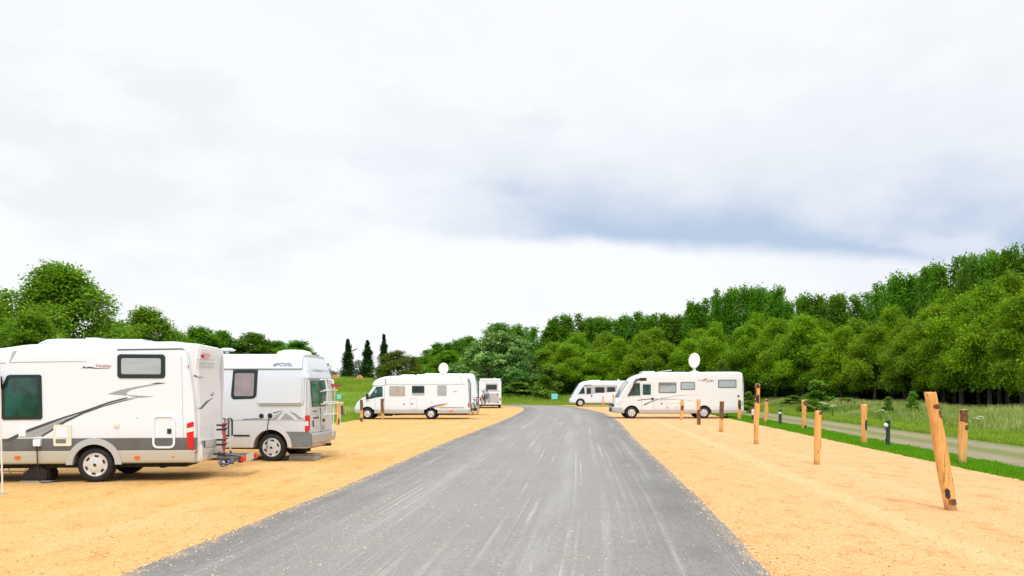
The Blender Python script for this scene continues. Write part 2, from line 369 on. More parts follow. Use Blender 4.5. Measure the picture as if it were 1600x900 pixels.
def gp(px, py, z=0.):
    """ground point seen at a photo pixel"""
    Y_ = (CH-z)*FP/(py-HY); return ((px-CX)/FP*Y_, Y_)
def rrect(x0, z0, x1, z1, r, n=4):
    x0, x1 = min(x0, x1), max(x0, x1); z0, z1 = min(z0, z1), max(z0, z1); r = min(r, (x1-x0)*.49, (z1-z0)*.49)
    out = []
    for cx, cz, a0 in ((x1-r, z0+r, -90), (x1-r, z1-r, 0), (x0+r, z1-r, 90), (x0+r, z0+r, 180)):
        for k in range(n+1): a = R(a0+90*k/n); out.append((cx+r*math.cos(a), cz+r*math.sin(a)))
    return out
def interp(pts):
    xs = [p_[0] for p_ in pts]; ys = [p_[1] for p_ in pts]
    return lambda x: float(np.interp(x, xs, ys))
def text(body, size, m, parent, loc, rot, name='lettering', shear=0., ext=.001, sx=1.):
    cu = bpy.data.curves.new(name, 'FONT'); cu.body = body; cu.size = size; cu.extrude = ext; cu.shear = shear; cu.align_x = 'CENTER'; cu.align_y = 'CENTER'
    cu.materials.append(m)
    to = bpy.data.objects.new(name, cu); col.objects.link(to); bpy.context.view_layer.update()
    me = bpy.data.meshes.new_from_object(to.evaluated_get(bpy.context.evaluated_depsgraph_get())); bpy.data.objects.remove(to)
    o = bpy.data.objects.new(name, me); col.objects.link(o); o.parent = parent; o.location = loc; o.rotation_euler = rot; o.scale = (sx, 1, 1)
    return o

# ------------------------------------------------------------------ the setting: ground, gravel, road, path
def sstep(x, a, b): t = np.clip((x-a)/(b-a), 0, 1); return t*t*(3-2*t)
def gh(X, Y):
    """ground height: a low grass bank rises to the left beyond the bays"""
    X = np.asarray(X, float); Y = np.asarray(Y, float)
    lat = sstep(-X, 6., 14.)
    h = 3.1*sstep(Y, 62, 128)*lat
    h = h+.12*np.sin(X*.23+1)*np.sin(Y*.11)*sstep(np.maximum(np.abs(X-2)-20, Y-108), 0, 12)
    h = h+.6*sstep(Y, 97, 120)*(1-lat)*sstep(-X, -60, -30)
    return h-.02
gx = np.unique(np.concatenate([np.linspace(-3000, -120, 14), np.linspace(-120, 90, 106), np.linspace(90, 3000, 14)]))
gy = np.unique(np.concatenate([np.linspace(-600, -20, 6), np.linspace(-20, 240, 131), np.linspace(240, 4500, 16)]))
GX, GY = np.meshgrid(gx, gy); GV = np.stack([GX, GY, gh(GX, GY)], -1).reshape(-1, 3)
nx = len(gx); ii = (np.arange(len(gy)-1)[:, None]*nx+np.arange(nx-1)[None]).ravel()
g = npmesh('ground', GV, np.stack([ii, ii+1, ii+1+nx, ii+nx], -1), groundmat()); tag(g, kind='structure')

rng = np.random.default_rng(7); random.seed(7)
L_edge = interp([(-6, -4.75), (7.54, -3.68), (14.58, -3.03), (27.3, -2.19), (43.75, -.75), (60, .45), (70, 1.0), (78, 1.15), (83, .95), (86.5, .3), (88.5, -1.2), (90, -4.5), (91.3, -14), (93, -34), (96, -60)])
R_edge = interp([(-6, 1.25), (7.54, 2.44), (12.15, 2.95), (17.5, 3.42), (31.25, 4.65), (42, 5.75), (52, 6.6), (62.5, 7.05), (73, 7.05), (81, 6.75), (89, 6.05), (93, 5.0), (95, 3.6), (96, 1.5)])
def jit(y, seed, a=.012): return a*(math.sin(y*1.9+seed)+.6*math.sin(y*5.3+2*seed)+.25*math.sin(y*13.7+3*seed))
def strip(name, ys, le, re, z, nu, m, uvw=6., kind='structure', label=None, ref=None):
    V, F, UV = [], [], []
    for y in ys:
        a, b = le(y), re(y)
        for j in range(nu+1):
            t = j/nu; V.append((a+(b-a)*t, y, z)); UV.append((t*uvw if ref is None else (a+(b-a)*t-ref[0](y))/(ref[1](y)-ref[0](y))*uvw, y))
    for i in range(len(ys)-1):
        for j in range(nu): k = i*(nu+1)+j; F.append((k, k+1, k+nu+2, k+nu+1))
    me = bpy.data.meshes.new(name); me.from_pydata(V, [], F); me.materials.append(m)
    ul = me.uv_layers.new(name='UVMap')
    for lp in me.loops: ul.data[lp.index].uv = UV[lp.vertex_index]
    o = bpy.data.objects.new(name, me); col.objects.link(o); tag(o, label, kind=kind); return o
ys_road = list(np.concatenate([np.arange(-6, 40, .2), np.arange(40, 86, .5), np.arange(86, 96.01, .25)]))
strip('road', ys_road, lambda y: L_edge(y)+(jit(y, 1) if y < 82 else 0), lambda y: R_edge(y)+(jit(y, 2) if y < 82 else 0), .012, 16, roadmat(), ref=(L_edge, R_edge))
SM = sandmat()
SL = interp([(-6, -15.4), (18, -12.9), (42, -9.35), (50, -9.0), (80, -7.5), (89.5, -6.6)])
strip('gravel_ground', list(np.arange(-6, 89.6, .3)), lambda y: SL(y)+jit(y, 5, .05), lambda y: min(L_edge(y)+.35, max(L_edge(y)+.35, SL(y)+.1)), .004, 8, SM)
RG = lambda y: 8.25+.1055*y                                    # where the right-hand gravel meets the grass verge
strip('gravel_ground', list(np.arange(-6, 93, .3)), lambda y: R_edge(y)-.35, lambda y: RG(y)+jit(y, 9, .05), .004, 8, SM)
strip('path', list(np.arange(4, 110, .4)), lambda y: 9.15+.125*y+jit(y, 3, .09), lambda y: 13.4+.112*y+jit(y, 4, .15), .0, 6, pathmat())

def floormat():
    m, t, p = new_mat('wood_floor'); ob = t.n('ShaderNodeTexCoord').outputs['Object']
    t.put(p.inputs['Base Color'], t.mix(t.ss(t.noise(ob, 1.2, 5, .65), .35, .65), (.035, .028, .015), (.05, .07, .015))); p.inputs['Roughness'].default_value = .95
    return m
V = []; ysf = np.arange(28, 175, 1.5)
for y in ysf:
    e_ = 24.2+.112*y-max(0, y-100)*.75+.5*math.sin(y*.7); b_ = float(gh(27+.1*y, y))
    V += [(e_, y, b_+.03), (e_+9, y, b_+.35), (e_+26, y, b_+2.3), (e_+80, y, b_+2.8)]
me = bpy.data.meshes.new('wood_floor'); me.from_pydata(V, [], [(4*i+k, 4*i+k+1, 4*i+k+5, 4*i+k+4) for i in range(len(ysf)-1) for k in range(3)]); me.materials.append(floormat())
o = bpy.data.objects.new('wood_floor', me); col.objects.link(o); tag(o, kind='structure')

# ------------------------------------------------------------------ grass
GRASS = leafmat('lawn_grass_blades', (.06, .21, .004), (.19, .43, .012), .4)
FIELD = leafmat('field_grass_blades', (.15, .28, .02), (.50, .58, .12), .4)
TALL = leafmat('tall_seeding_grass', (.10, .22, .015), (.74, .68, .30), .4)
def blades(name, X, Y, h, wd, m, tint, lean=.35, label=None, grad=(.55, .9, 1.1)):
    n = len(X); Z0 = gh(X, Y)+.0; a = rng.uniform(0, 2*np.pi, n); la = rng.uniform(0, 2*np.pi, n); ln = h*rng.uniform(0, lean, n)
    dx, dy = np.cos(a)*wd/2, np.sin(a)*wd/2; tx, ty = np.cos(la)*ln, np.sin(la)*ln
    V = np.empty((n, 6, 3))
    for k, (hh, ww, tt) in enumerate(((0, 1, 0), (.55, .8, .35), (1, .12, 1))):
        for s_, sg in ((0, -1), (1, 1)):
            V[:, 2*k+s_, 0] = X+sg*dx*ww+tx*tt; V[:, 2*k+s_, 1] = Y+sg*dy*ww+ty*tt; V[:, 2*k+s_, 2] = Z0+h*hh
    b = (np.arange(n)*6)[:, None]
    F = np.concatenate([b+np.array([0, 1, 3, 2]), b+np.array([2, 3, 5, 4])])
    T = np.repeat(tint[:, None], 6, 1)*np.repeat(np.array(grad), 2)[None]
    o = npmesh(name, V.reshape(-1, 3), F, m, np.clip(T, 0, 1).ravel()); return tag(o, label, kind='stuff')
def clump(X, Y, s): return .5+.25*np.sin(X*s+1.3*np.sin(Y*s*.7))+.25*np.sin(Y*s*1.3+2*np.sin(X*s*.6+1))
# trimmed verge between gravel and path
n = 60000; Y_ = 8+82*rng.random(n)**1.7; e0 = 8.25+.1055*Y_; e1 = 9.2+.125*Y_
X_ = e0+(e1-e0+.12)*rng.random(n)**.95-.05
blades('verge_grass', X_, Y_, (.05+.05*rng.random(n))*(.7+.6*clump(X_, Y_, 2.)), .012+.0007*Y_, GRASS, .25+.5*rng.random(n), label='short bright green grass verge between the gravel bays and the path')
# grass on the far side of the path, rising to tall seeding grass before the wood
n = 60000; Y_ = 14+98*rng.random(n)**1.4; e0 = 13.3+.112*Y_; X_ = e0+rng.random(n)**1.3*(3.4+.03*Y_)-.15
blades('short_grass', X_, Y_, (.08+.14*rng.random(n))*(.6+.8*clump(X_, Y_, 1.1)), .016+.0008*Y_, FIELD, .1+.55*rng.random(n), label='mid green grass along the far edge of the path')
n = 110000; Y_ = 18+100*rng.random(n)**1.3; e0 = 15.8+.118*Y_; X_ = e0+rng.random(n)**.9*(9.5)
hh = (.45+.5*rng.random(n))*(.6+.6*clump(X_, Y_, .7))*sstep(X_-e0, -1.5, 2.5)
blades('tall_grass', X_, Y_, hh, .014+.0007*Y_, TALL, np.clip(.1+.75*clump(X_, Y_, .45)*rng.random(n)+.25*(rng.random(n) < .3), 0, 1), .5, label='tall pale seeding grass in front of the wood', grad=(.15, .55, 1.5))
# meadow beyond the end of the road and on the left bank
n = 60000; X_ = rng.uniform(-30, 22, n); Y_ = 95.8+36*rng.random(n)**1.5
blades('meadow_grass', X_, Y_, (.25+.5*rng.random(n))*(.55+.8*clump(X_, Y_, .35))*sstep(Y_, 92, 108), .055+0*Y_, FIELD, .25+.75*rng.random(n)*clump(X_, Y_, .3)+.25*sstep(Y_, 108, 128), label='green meadow beyond the end of the road')
n = 60000; Y_ = 44+100*rng.random(n)**1.1; X_ = SL(0)*0+rng.uniform(0, 1, n)*-38+np.interp(Y_, [44, 80, 90, 145], [-9.2, -7.5, -10, -14])
k_ = (rng.random(n) > .8*sstep(Y_, 57, 61)*sstep(-Y_, -76, -70)); X_, Y_ = X_[k_], Y_[k_]; n = len(X_)
blades('bank_grass', X_, Y_, (.12+.25*rng.random(n))*(.5+.9*clump(X_, Y_, .4)), .05+0*Y_, FIELD, .15+.7*rng.random(n)*clump(X_, Y_, .25), label='rough green grass on the low bank at the left')
for (px, yb, wpx, hpx, lab) in ((562, 604, 17, 9, 'heap of orange earth on the bank between the two slender poplars'), (524, 603, 22, 10, 'heap of orange earth on the bank left of the slender poplars, by the van rack')):
    Yd = 126.; xc = (px-CX)/FP*Yd; zc = float(gh(xc, Yd)); rr = wpx/FP*Yd/2; hz = hpx/FP*Yd+.25
    mb = MB(); prof = []
    vv, ff = [], []; na, nr = 22, 7
    for i in range(nr+1):
        t = i/nr
        for k in range(na):
            a = 2*math.pi*k/na; jr = 1+.14*math.sin(3*a+px)+.09*math.sin(7*a+i)
            vv.append((rr*1.15*(1-t)*jr*math.cos(a), rr*1.15*(1-t)*jr*math.sin(a), hz*(1-(1-t)**1.7)*(1+.08*math.sin(5*a+2*i))-.15))
    ff = [(i*na+k, i*na+(k+1) % na, (i+1)*na+(k+1) % na, (i+1)*na+k) for i in range(nr) for k in range(na)]
    mb.add(vv, ff); o = mb.build('earth_heap', M['dirt'], loc=(xc, Yd, zc)); tag(o, lab, 'earth heap', 'heaps of orange earth on the bank')

# loose stones on the gravel, denser along the road's edges and spilt onto the asphalt
def stones(name, X, Y, r, m, tint, label):
    n = len(X); B = np.array([(1, 0, 0), (0, 1, 0), (-1, 0, 0), (0, -1, 0), (0, 0, 1)], float)
    V = B[None]*r[:, None, None]*rng.uniform(.6, 1.25, (n, 5, 3))*np.array([1, 1, .75]); a = rng.uniform(0, 6.28, n); c_, s_ = np.cos(a)[:, None], np.sin(a)[:, None]
    V = np.stack([V[..., 0]*c_-V[..., 1]*s_+X[:, None], V[..., 0]*s_+V[..., 1]*c_+Y[:, None], V[..., 2]+.012], -1)
    F = (np.arange(n)*5)[:, None, None]+np.array([(0, 1, 4), (1, 2, 4), (2, 3, 4), (3, 0, 4)])[None]
    return tag(npmesh(name, V.reshape(-1, 3), F.reshape(-1, 3), m, np.repeat(tint, 5)), label, kind='stuff')
def stonemat():
    m, t, p = new_mat('loose_stone'); a = t.n('ShaderNodeAttribute', attribute_name='tint').outputs['Fac']
    t.put(p.inputs['Base Color'], t.mix(t.ss(a, .0, .8), (.38, .20, .07), (.74, .52, .28))); p.inputs['Roughness'].default_value = .9; return m
STM = stonemat()
Le = np.vectorize(L_edge); Re = np.vectorize(R_edge)
n = 26000; Y_ = 6+30*rng.random(n)**1.8; sd_ = rng.random(n) < .45
X_ = np.where(sd_, Le(Y_)-rng.random(n)**1.5*9, Re(Y_)+rng.random(n)**1.5*(RG(Y_)-Re(Y_)))
stones('gravel', X_, Y_, .006+.011*rng.random(n)**2, STM, rng.random(n), 'loose stones scattered over the orange gravel')
n = 5000; Y_ = 6+50*rng.random(n)**1.5; sd_ = rng.random(n) < .5; off = np.abs(rng.normal(0, .10, n))*np.where(rng.random(n) < .5, 1, -.6)
X_ = np.where(sd_, Le(Y_)+off, Re(Y_)-off)
stones('gravel', X_, Y_, .006+.012*rng.random(n)**2, STM, rng.random(n), 'orange stones spilt along the edges of the road')
n = 3200; Y_ = 6+26*rng.random(n)**1.6; u_ = rng.random(n); X_ = Le(Y_)+(Re(Y_)-Le(Y_))*u_
k_ = rng.random(n) < np.clip(.25+.9*(u_ < .35)*rng.random(n), 0, 1)
stones('gravel', X_[k_], Y_[k_], .005+.009*rng.random(k_.sum())**2, STM, .55+.45*rng.random(k_.sum()), 'pale chippings lying on the asphalt')

# ------------------------------------------------------------------ trees
LM = dict(
    poplar=leafmat('poplar_leaves', (.035, .14, .003), (.165, .37, .010), .38),
    light=leafmat('young_wood_leaves', (.07, .19, .002), (.36, .57, .008), .45),
    willow=leafmat('silver_willow_leaves', (.014, .095, .010), (.42, .62, .20), .32),
    broad=leafmat('broadleaf_leaves', (.05, .16, .005), (.32, .52, .04), .42),
    column=leafmat('lombardy_leaves', (.012, .055, .014), (.05, .15, .03), .2),
    olive=leafmat('olive_brown_leaves', (.05, .085, .004), (.20, .23, .02), .3),
    shrub=leafmat('shrub_leaves', (.06, .16, .012), (.27, .42, .06), .38))
def norm(a): return a/np.maximum(np.linalg.norm(a, axis=-1, keepdims=True), 1e-9)
def crown(kind, seed, n_cl, n_lf, lsz, csz):
    """crown of a tree 10 m tall: leaf-sized faces gathered in twig clumps spread through the crown's volume"""
    r = np.random.default_rng(seed)
    if kind == 'poplar':                          # several upright leaders with pointed tops
        C = []
        for k in range(9):
            a = r.uniform(0, 6.28); d = 2.0*math.sqrt(r.random()); top = 10-.35*d*r.random()-.9*r.random(); base = 1.3+2.2*r.random()
            m_ = n_cl//9; t = r.random(m_)**.85; rad = (.25+1.35*np.sin(np.pi*np.clip(.12+.88*(1-t), 0, 1)**.8)**1.0)*(1-t**4)
            th = r.uniform(0, 6.28, m_); q = np.sqrt(r.random(m_))*rad
            C.append(np.stack([d*math.cos(a)*(.75+.25*t)+q*np.cos(th), d*math.sin(a)*(.75+.25*t)+q*np.sin(th), base+(top-base)*t], -1))
        C = np.concatenate(C); ctr = np.array([0, 0, 4.5])
    elif kind == 'column':
        t = r.random(n_cl)**1.15; rad = (.06+1.0*(1-t)**1.05*np.minimum(1, .55+t*2.2))*(1+.22*np.sin(t*31+seed)+.15*np.sin(t*13+2*seed))
        rad *= 1+.3*np.sin(t*23+seed)*.5; th = r.uniform(0, 6.28, n_cl); q = np.sqrt(r.random(n_cl))*rad
        C = np.stack([q*np.cos(th), q*np.sin(th), .3+9.9*t], -1); ctr = np.array([0, 0, 3.])
    else:
        wide, base, nl = dict(light=(3.5, 2.0, 13), willow=(4.4, .2, 24), broad=(3.9, 1., 22), olive=(5.0, .2, 18), shrub=(4.0, .0, 14), young=(2.5, .3, 11))[kind]
        # lobes first (limbs' foliage masses), then twig clumps on the lobes
        Lc, Lr = [], []
        for k in range(nl):
            t = (k+.5)/nl; a = k*2.4+r.uniform(-.4, .4); prof = math.sin(math.pi*min(1, .16+.84*t)**.8) if kind not in ('olive', 'shrub') else math.sqrt(max(0, 1-t**2.2))
            if kind == 'young': prof = (1-t)**.7*.95+.08
            d = wide*(.35+.5*r.random())*prof
            rr = wide*((.20 if kind == 'willow' else .28)+.15*r.random())*(.7+.45*prof); Lc.append((d*math.cos(a), d*math.sin(a), base+(10-base-rr*.9)*t+rr*.25)); Lr.append(rr)
        Lc = np.array(Lc); Lr = np.array(Lr)
        pk = r.choice(nl, n_cl, p=Lr**2/np.sum(Lr**2)); dv = norm(r.normal(size=(n_cl, 3))); dv[:, 2] = np.where(dv[:, 2] < -.25, -dv[:, 2], dv[:, 2])
        C = Lc[pk]+dv*(Lr[pk]*(.45+.6*r.random(n_cl)**.6))[:, None]
        C[:, 2] = np.clip(C[:, 2], .15, 10.2); ctr = np.array([0, 0, 3.5])
    lt = r.normal(0, .13, nl)[pk] if kind not in ('poplar', 'column') else 0
    n_cl = len(C); out = norm(C-ctr)
    ct = r.normal(0, .27 if kind == 'willow' else .17, n_cl)
    idx = np.repeat(np.arange(n_cl), n_lf); N = len(idx)
    off = np.clip(r.normal(size=(N, 3)), -1.7, 1.7)*csz*(np.array([1, 1, .75]) if kind != 'column' else (np.array([1, 1, 2.4])*np.clip(1.25-C[idx][:, 2:]/10.5, .2, 1))); P = C[idx]+off
    nrm = norm(out[idx]*.55+np.array([0, 0, .55])+r.normal(size=(N, 3))*.65)
    if kind in ('poplar', 'column'): P[:, 2] += np.abs(off[:, 0])*.5
    tv = norm(np.cross(nrm, r.normal(size=(N, 3)))); bv = np.cross(nrm, tv)
    if kind == 'willow': tv = norm(tv*.9+np.array([0, 0, -.5])); bv = norm(np.cross(nrm, tv))
    L = lsz*r.uniform(.6, 1.3, N)[:, None]; wf = .42 if kind == 'willow' else .62
    V = np.stack([P-tv*L*.5, P+bv*L*wf*.5-tv*L*.05, P+tv*L*.5-nrm*L*.12, P-bv*L*wf*.5-tv*L*.05], 1)
    V[..., 2] = np.maximum(V[..., 2], .02)
    ct = ct+lt; tint = np.clip(.42+ct[idx]+r.normal(0, .16, N), 0, 1)
    return V.reshape(-1, 3), np.arange(N*4).reshape(-1, 4), np.repeat(tint, 4)
def trunk(kind, seed):
    r = random.Random(seed); mb = MB(); th = dict(poplar=8.5, column=9, light=7.5, willow=5.5, broad=6.5, olive=4, shrub=3, young=8)[kind]; r0 = dict(poplar=.24, column=.3, willow=.5, broad=.42, olive=.35, shrub=.12, young=.12).get(kind, .22)
    pts = [(0, 0, -.15)]+[(.12*i*r.uniform(-1, 1)*.6, .12*i*r.uniform(-1, 1)*.6, th*i/6) for i in range(1, 7)]
    mb.tube(pts, [r0*1.25]+[r0*(1-.14*i) for i in range(1, 7)], 9)
    for k in range(9):
        i = r.randint(2, 5); a = k*2.4; q = Vector(pts[i]); ln = r.uniform(1.4, 2.6)*(.45 if kind in ('column',) else 1)
        e = q+Vector((math.cos(a)*ln*.8, math.sin(a)*ln*.8, ln*.75)); md = q.lerp(e, .5)+Vector((0, 0, -.12))
        mb.tube([q, md, e], [r0*.42, r0*.28, r0*.1], 6)
    return mb
PROTO = {}
def proto(kind, mk, var, spec):
    key = (mk, var)
    if key not in PROTO:
        V, F, T = crown(kind, 100+var*17+hash_(mk), *spec); cr = npmesh('crown', V, F, LM[mk], T)
        tr = trunk(kind, 5+var).build('trunk', M['trunk']); 
        rad = np.hypot(V[:, 0], V[:, 1]); PROTO[key] = (cr, tr, [False], 2*float(np.percentile(rad, 93)))
    return PROTO[key]
def hash_(s): return sum(ord(ch)*(i+3) for i, ch in enumerate(s)) % 911
def tree(name, kind, mk, var, spec, px, Yd, ytop, wpx, label, cat='tree', group=None, xy=None, full=None):
    """a tree whose top shows at photo row ytop and whose crown is wpx wide, standing Yd metres away"""
    xc = (px-CX)/FP*Yd; zc = float(gh(xc, Yd)); H = CH+(HY-ytop)/FP*Yd-zc
    root = empty(name, (xc, Yd, zc), random.uniform(0, 6.28), label, cat, group)
    cr, tr, used, full0 = proto(kind, mk, var, spec)
    if used[0]:
        cr = cr.copy(); tr = tr.copy(); col.objects.link(cr); col.objects.link(tr)
    used[0] = True
    cr.parent = root; tr.parent = root
    full = full or full0
    s = H/10; sw = s if wpx is None else (wpx/FP*Yd)/full
    root.scale = (sw, sw, s)
    return root
S_POP = (700, 26, .25, .28); S_LIGHT = (900, 34, .21, .34); S_WIL = (800, 34, .3, .24); S_BROAD = (1700, 32, .20, .27)
S_COL = (420, 26, .22, .17); S_OL = (700, 26, .34, .34); S_SH = (420, 24, .5, .45); S_YO = (240, 24, .45, .36)
ORD = ['first', 'second', 'third', 'fourth', 'fifth', 'sixth', 'seventh', 'eighth', 'ninth', 'tenth', 'eleventh', 'twelfth', 'thirteenth', 'fourteenth', 'fifteenth', 'sixteenth', 'seventeenth', 'eighteenth', 'nineteenth', 'twentieth', 'twenty-first', 'twenty-second', 'twenty-third', 'twenty-fourth', 'twenty-fifth', 'twenty-sixth', 'twenty-seventh', 'twenty-eighth', 'twenty-ninth', 'thirtieth', 'thirty-first', 'thirty-second', 'thirty-third', 'thirty-fourth', 'thirty-fifth', 'thirty-sixth', 'thirty-seventh', 'thirty-eighth', 'thirty-ninth', 'fortieth', 'forty-first', 'forty-second', 'forty-third', 'forty-fourth', 'forty-fifth']
# back row of the wood, right to left along the skyline: (px, distance, top row)
back = [(1640, 60, 372), (1597, 62, 382), (1563, 65, 388), (1530, 68, 394), (1493, 72, 402), (1457, 77, 414), (1420, 82, 424), (1390, 88, 441), (1357, 92, 458), (1307, 97, 461), (1277, 101, 457), (1237, 108, 466), (1217, 111, 450), (1193, 114, 449),
        (1170, 117, 445), (1133, 121, 450), (1103, 124, 466), (1084, 127, 473), (1060, 130, 486), (1030, 133, 489), (1000, 136, 488), (979, 138, 494), (954, 140, 494), (930, 142, 495), (904, 143, 491), (878, 144, 494), (847, 147, 508), (815, 150, 508), (790, 153, 509), (727, 160, 526), (703, 166, 532), (684, 172, 543), (668, 178, 555)]
for i, (px, Yd, yt) in enumerate(back):
    tree('poplar_tree', 'poplar', 'poplar', i % 4, S_POP, px, Yd, yt, (62 if px > 1240 else 50)*(1 if i % 2 else 1.15), 'tall dark poplar, %s from the right along the skyline of the wood' % ORD[i], group='dark poplars in the back row of the wood')
# front row: paler crowns over dark trunks
front = [(1690, 44, 450), (1655, 47, 462), (1596, 51, 462), (1545, 55, 443), (1503, 59, 462), (1462, 64, 478), (1415, 69, 500), (1366, 75, 506), (1316, 81, 512), (1256, 88, 493), (1213, 93, 500), (1166, 98, 507), (1116, 103, 504), (1076, 107, 530), (1040, 110, 536), (1004, 112, 522), (966, 114, 530), (930, 116, 552), (888, 118, 540), (850, 126, 545)]
for i, (px, Yd, yt) in enumerate(front):
    tree('leafy_tree', 'light', 'light', i % 4, S_LIGHT, px, Yd, yt, (104 if px > 1450 else 84 if px > 1120 else 66), 'paler green tree, %s from the right in the front row of the wood' % ORD[i], group='paler trees in the front row of the wood')
# a middle row closes the gaps between the two
mid = [(1625, 55, 430), (1575, 59, 425), (1475, 70, 455), (1395, 79, 480), (1337, 88, 500), (1285, 94, 500), (1180, 106, 490), (1095, 115, 515), (1020, 122, 515), (948, 128, 520), (900, 130, 520), (865, 136, 535)]
for i, (px, Yd, yt) in enumerate(mid):
    tree('leafy_tree', 'light', 'light', (i+2) % 4, S_LIGHT, px, Yd, yt, 92 if px > 1400 else 76, 'mid green tree, %s from the right between the two rows of the wood' % ORD[i], group='trees in the middle of the wood')
tree('silver_willow', 'willow', 'willow', 0, S_WIL, 780, 122, 507, 138, 'large silvery willow behind the white motorhomes at the end of the road', group='willows')
tree('silver_willow', 'willow', 'willow', 1, S_WIL, 740, 136, 536, 74, 'smaller silvery willow left of the large willow, behind the satellite dish', group='willows')
tree('leafy_tree', 'broad', 'light', 7, S_BROAD, 700, 128, 549, 80, 'rounded yellow green tree behind the satellite dish at the left of the wood')
tree('leafy_tree', 'broad', 'willow', 8, S_BROAD, 662, 132, 570, 42, 'low grey green tree between the olive tree and the satellite dish')
tree('olive_brown_tree', 'olive', 'olive', 0, S_OL, 619, 118, 549, 72, 'rounded olive brown tree behind the roof of the half-integrated motorhome')
for i, (px, yt, wp, lb) in enumerate(((543.5, 532, 24, 'leftmost of the three slender dark columnar poplars on the bank'), (574, 534, 22, 'middle of the three slender dark columnar poplars, above the earth heap'), (600, 525, 20, 'rightmost and tallest slender columnar poplar, half behind the olive brown tree'))):
    tree('columnar_poplar', 'column', 'column', i, S_COL, px, 150, yt, wp, lb, group='slender columnar poplars on the bank')
tree('leafy_tree', 'broad', 'column', 11, S_COL+(), 560, 190, 562, 40, 'bluish distant tree seen between two slender columnar poplars')
tree('leafy_tree', 'broad', 'column', 12, S_COL+(), 519, 175, 579, 50, 'low distant dark tree right of the high-roof van')
# left side, behind the near motorhome and van
tree('broadleaf_tree', 'broad', 'broad', 0, S_BROAD, 92, 56, 416, 212, 'large bright green tree towering behind the near motorhome')
tree('broadleaf_tree', 'broad', 'broad', 1, S_BROAD, 0, 60, 474, 100, 'bright green tree at the left edge beside the large tree')
tree('broadleaf_tree', 'broad', 'broad', 2, S_BROAD, 50, 46, 488, 120, 'low yellow green tree just above the roof of the near motorhome')
tree('broadleaf_tree', 'broad', 'broad', 3, S_BROAD, 228, 75, 484, 140, 'medium green tree between the large tree and the hedge-like row')
for i, (px, Yd, yt, wp, lb) in enumerate(((312, 95, 512, 96, 'dark green tree just left of the three low trees behind the van'), (346, 98, 518, 84, 'dark green tree above the gap between the near motorhome and the van'), (394, 100, 522, 104, 'dark green tree above the front of the van roof'), (464, 104, 533, 84, 'dark green tree beside the dome on the van roof'), (430, 106, 534, 90, 'low dark tree directly behind the dome on the van roof'), (178, 92, 505, 84, 'dark tree in the gap between the large and medium green trees'), (270, 92, 520, 90, 'low dark tree right of the medium green tree'))):
    tree('broadleaf_tree', 'broad', 'poplar', 20+i % 3, (900, 26, .3, .32), px, Yd, yt, wp, lb, group='dark green trees behind the van')
# young trees and shrubs
for px, Yd, yt, wp, lb, mk, kd in (
    (856, 108, 569, 44, 'young pale green tree in front of the wood at the end of the road', 'shrub', 'young'),
    (1128, 96, 562, 30, 'young pale green tree behind the satellite dish of the right-hand motorhome', 'shrub', 'young'),
    (1012, 100, 560, 26, 'young pale tree above the windscreen of the right-hand motorhome', 'shrub', 'young'),
    (1276, 60, 594, 44, 'young bushy sapling in tall grass right of the motorhomes', 'shrub', 'young'),
    (1427, 46, 612, 22, 'small sapling in tall grass left of the leaning post', 'shrub', 'young'),
    (1388, 50, 620, 18, 'leafy weed in tall grass behind the dark bollard', 'shrub', 'young'),
    (1170, 62, 612, 22, 'leafy weed just behind the rear of the right-hand motorhome', 'shrub', 'young')):
    tree('young_tree', kd, mk, hash_(lb) % 3, S_YO, px, Yd, yt, wp, lb, 'young tree')
for i, (px, Yd, yt, wp, lb) in enumerate(((812, 112, 598, 60, 'broad low shrub left of the cyan sign at the end of the road'), (842, 116, 597, 50, 'low shrub directly behind the cyan sign'), (880, 118, 602, 40, 'low dark shrub between the cyan sign and the far motorhome'), (790, 118, 606, 40, 'low shrub beside the far boxy motorhome'), (1240, 74, 618, 40, 'low green shrub at the edge of the wood left of the sapling'), (1322, 66, 622, 44, 'low shrub with pale flowers right of the sapling'))):
    tree('shrub', 'shrub', 'shrub' if i not in (2,) else 'poplar', i % 3, S_SH, px, Yd, yt, wp, lb, 'shrub', 'low shrubs in front of the wood')
# shady undergrowth under the front row
us = [(1640, 54, 40), (1590, 57, 42), (1540, 61, 44), (1490, 65, 40), (1440, 70, 42), (1390, 76, 44), (1340, 82, 40), (1290, 88, 44), (1240, 96, 40), (1190, 101, 40), (1140, 106, 40), (1090, 112, 40), (1040, 116, 36), (990, 120, 36), (940, 122, 36), (760, 130, 40), (720, 134, 40)]
for i, (px, Yd, wp) in enumerate([q for q in us if q[0] < 1320]):
    tree('undergrowth_bush', 'shrub', 'poplar', i % 2, S_SH, px, Yd, 610-FP/Yd*random.uniform(.3, 1.6), wp*1.6, 'dark bush, %s from the right in the undergrowth of the wood' % ORD[i], 'bush', 'dark bushes under the wood')
for i, (px, Yd) in enumerate(((1700, 60), (1640, 66), (1585, 71), (1525, 77), (1465, 83), (1405, 90), (1350, 97), (1760, 66), (1700, 70), (1655, 74), (1612, 77), (1572, 80), (1532, 84), (1492, 88), (1452, 93), (1412, 98), (1374, 103), (1336, 109), (1298, 116), (1260, 122), (1220, 128), (1180, 132), (1140, 137), (1100, 141), (1060, 145), (1020, 148), (980, 151), (940, 153), (900, 156), (862, 158), (825, 162))):
    tree('understorey_tree', 'shrub', 'poplar', i % 2, S_SH, px, Yd, 610-FP/Yd*random.uniform(4.0, 5.6), FP/Yd*9.5, 'dark low tree, %s from the right deep in the shade of the wood' % ORD[i], 'tree', 'low trees deep in the wood')
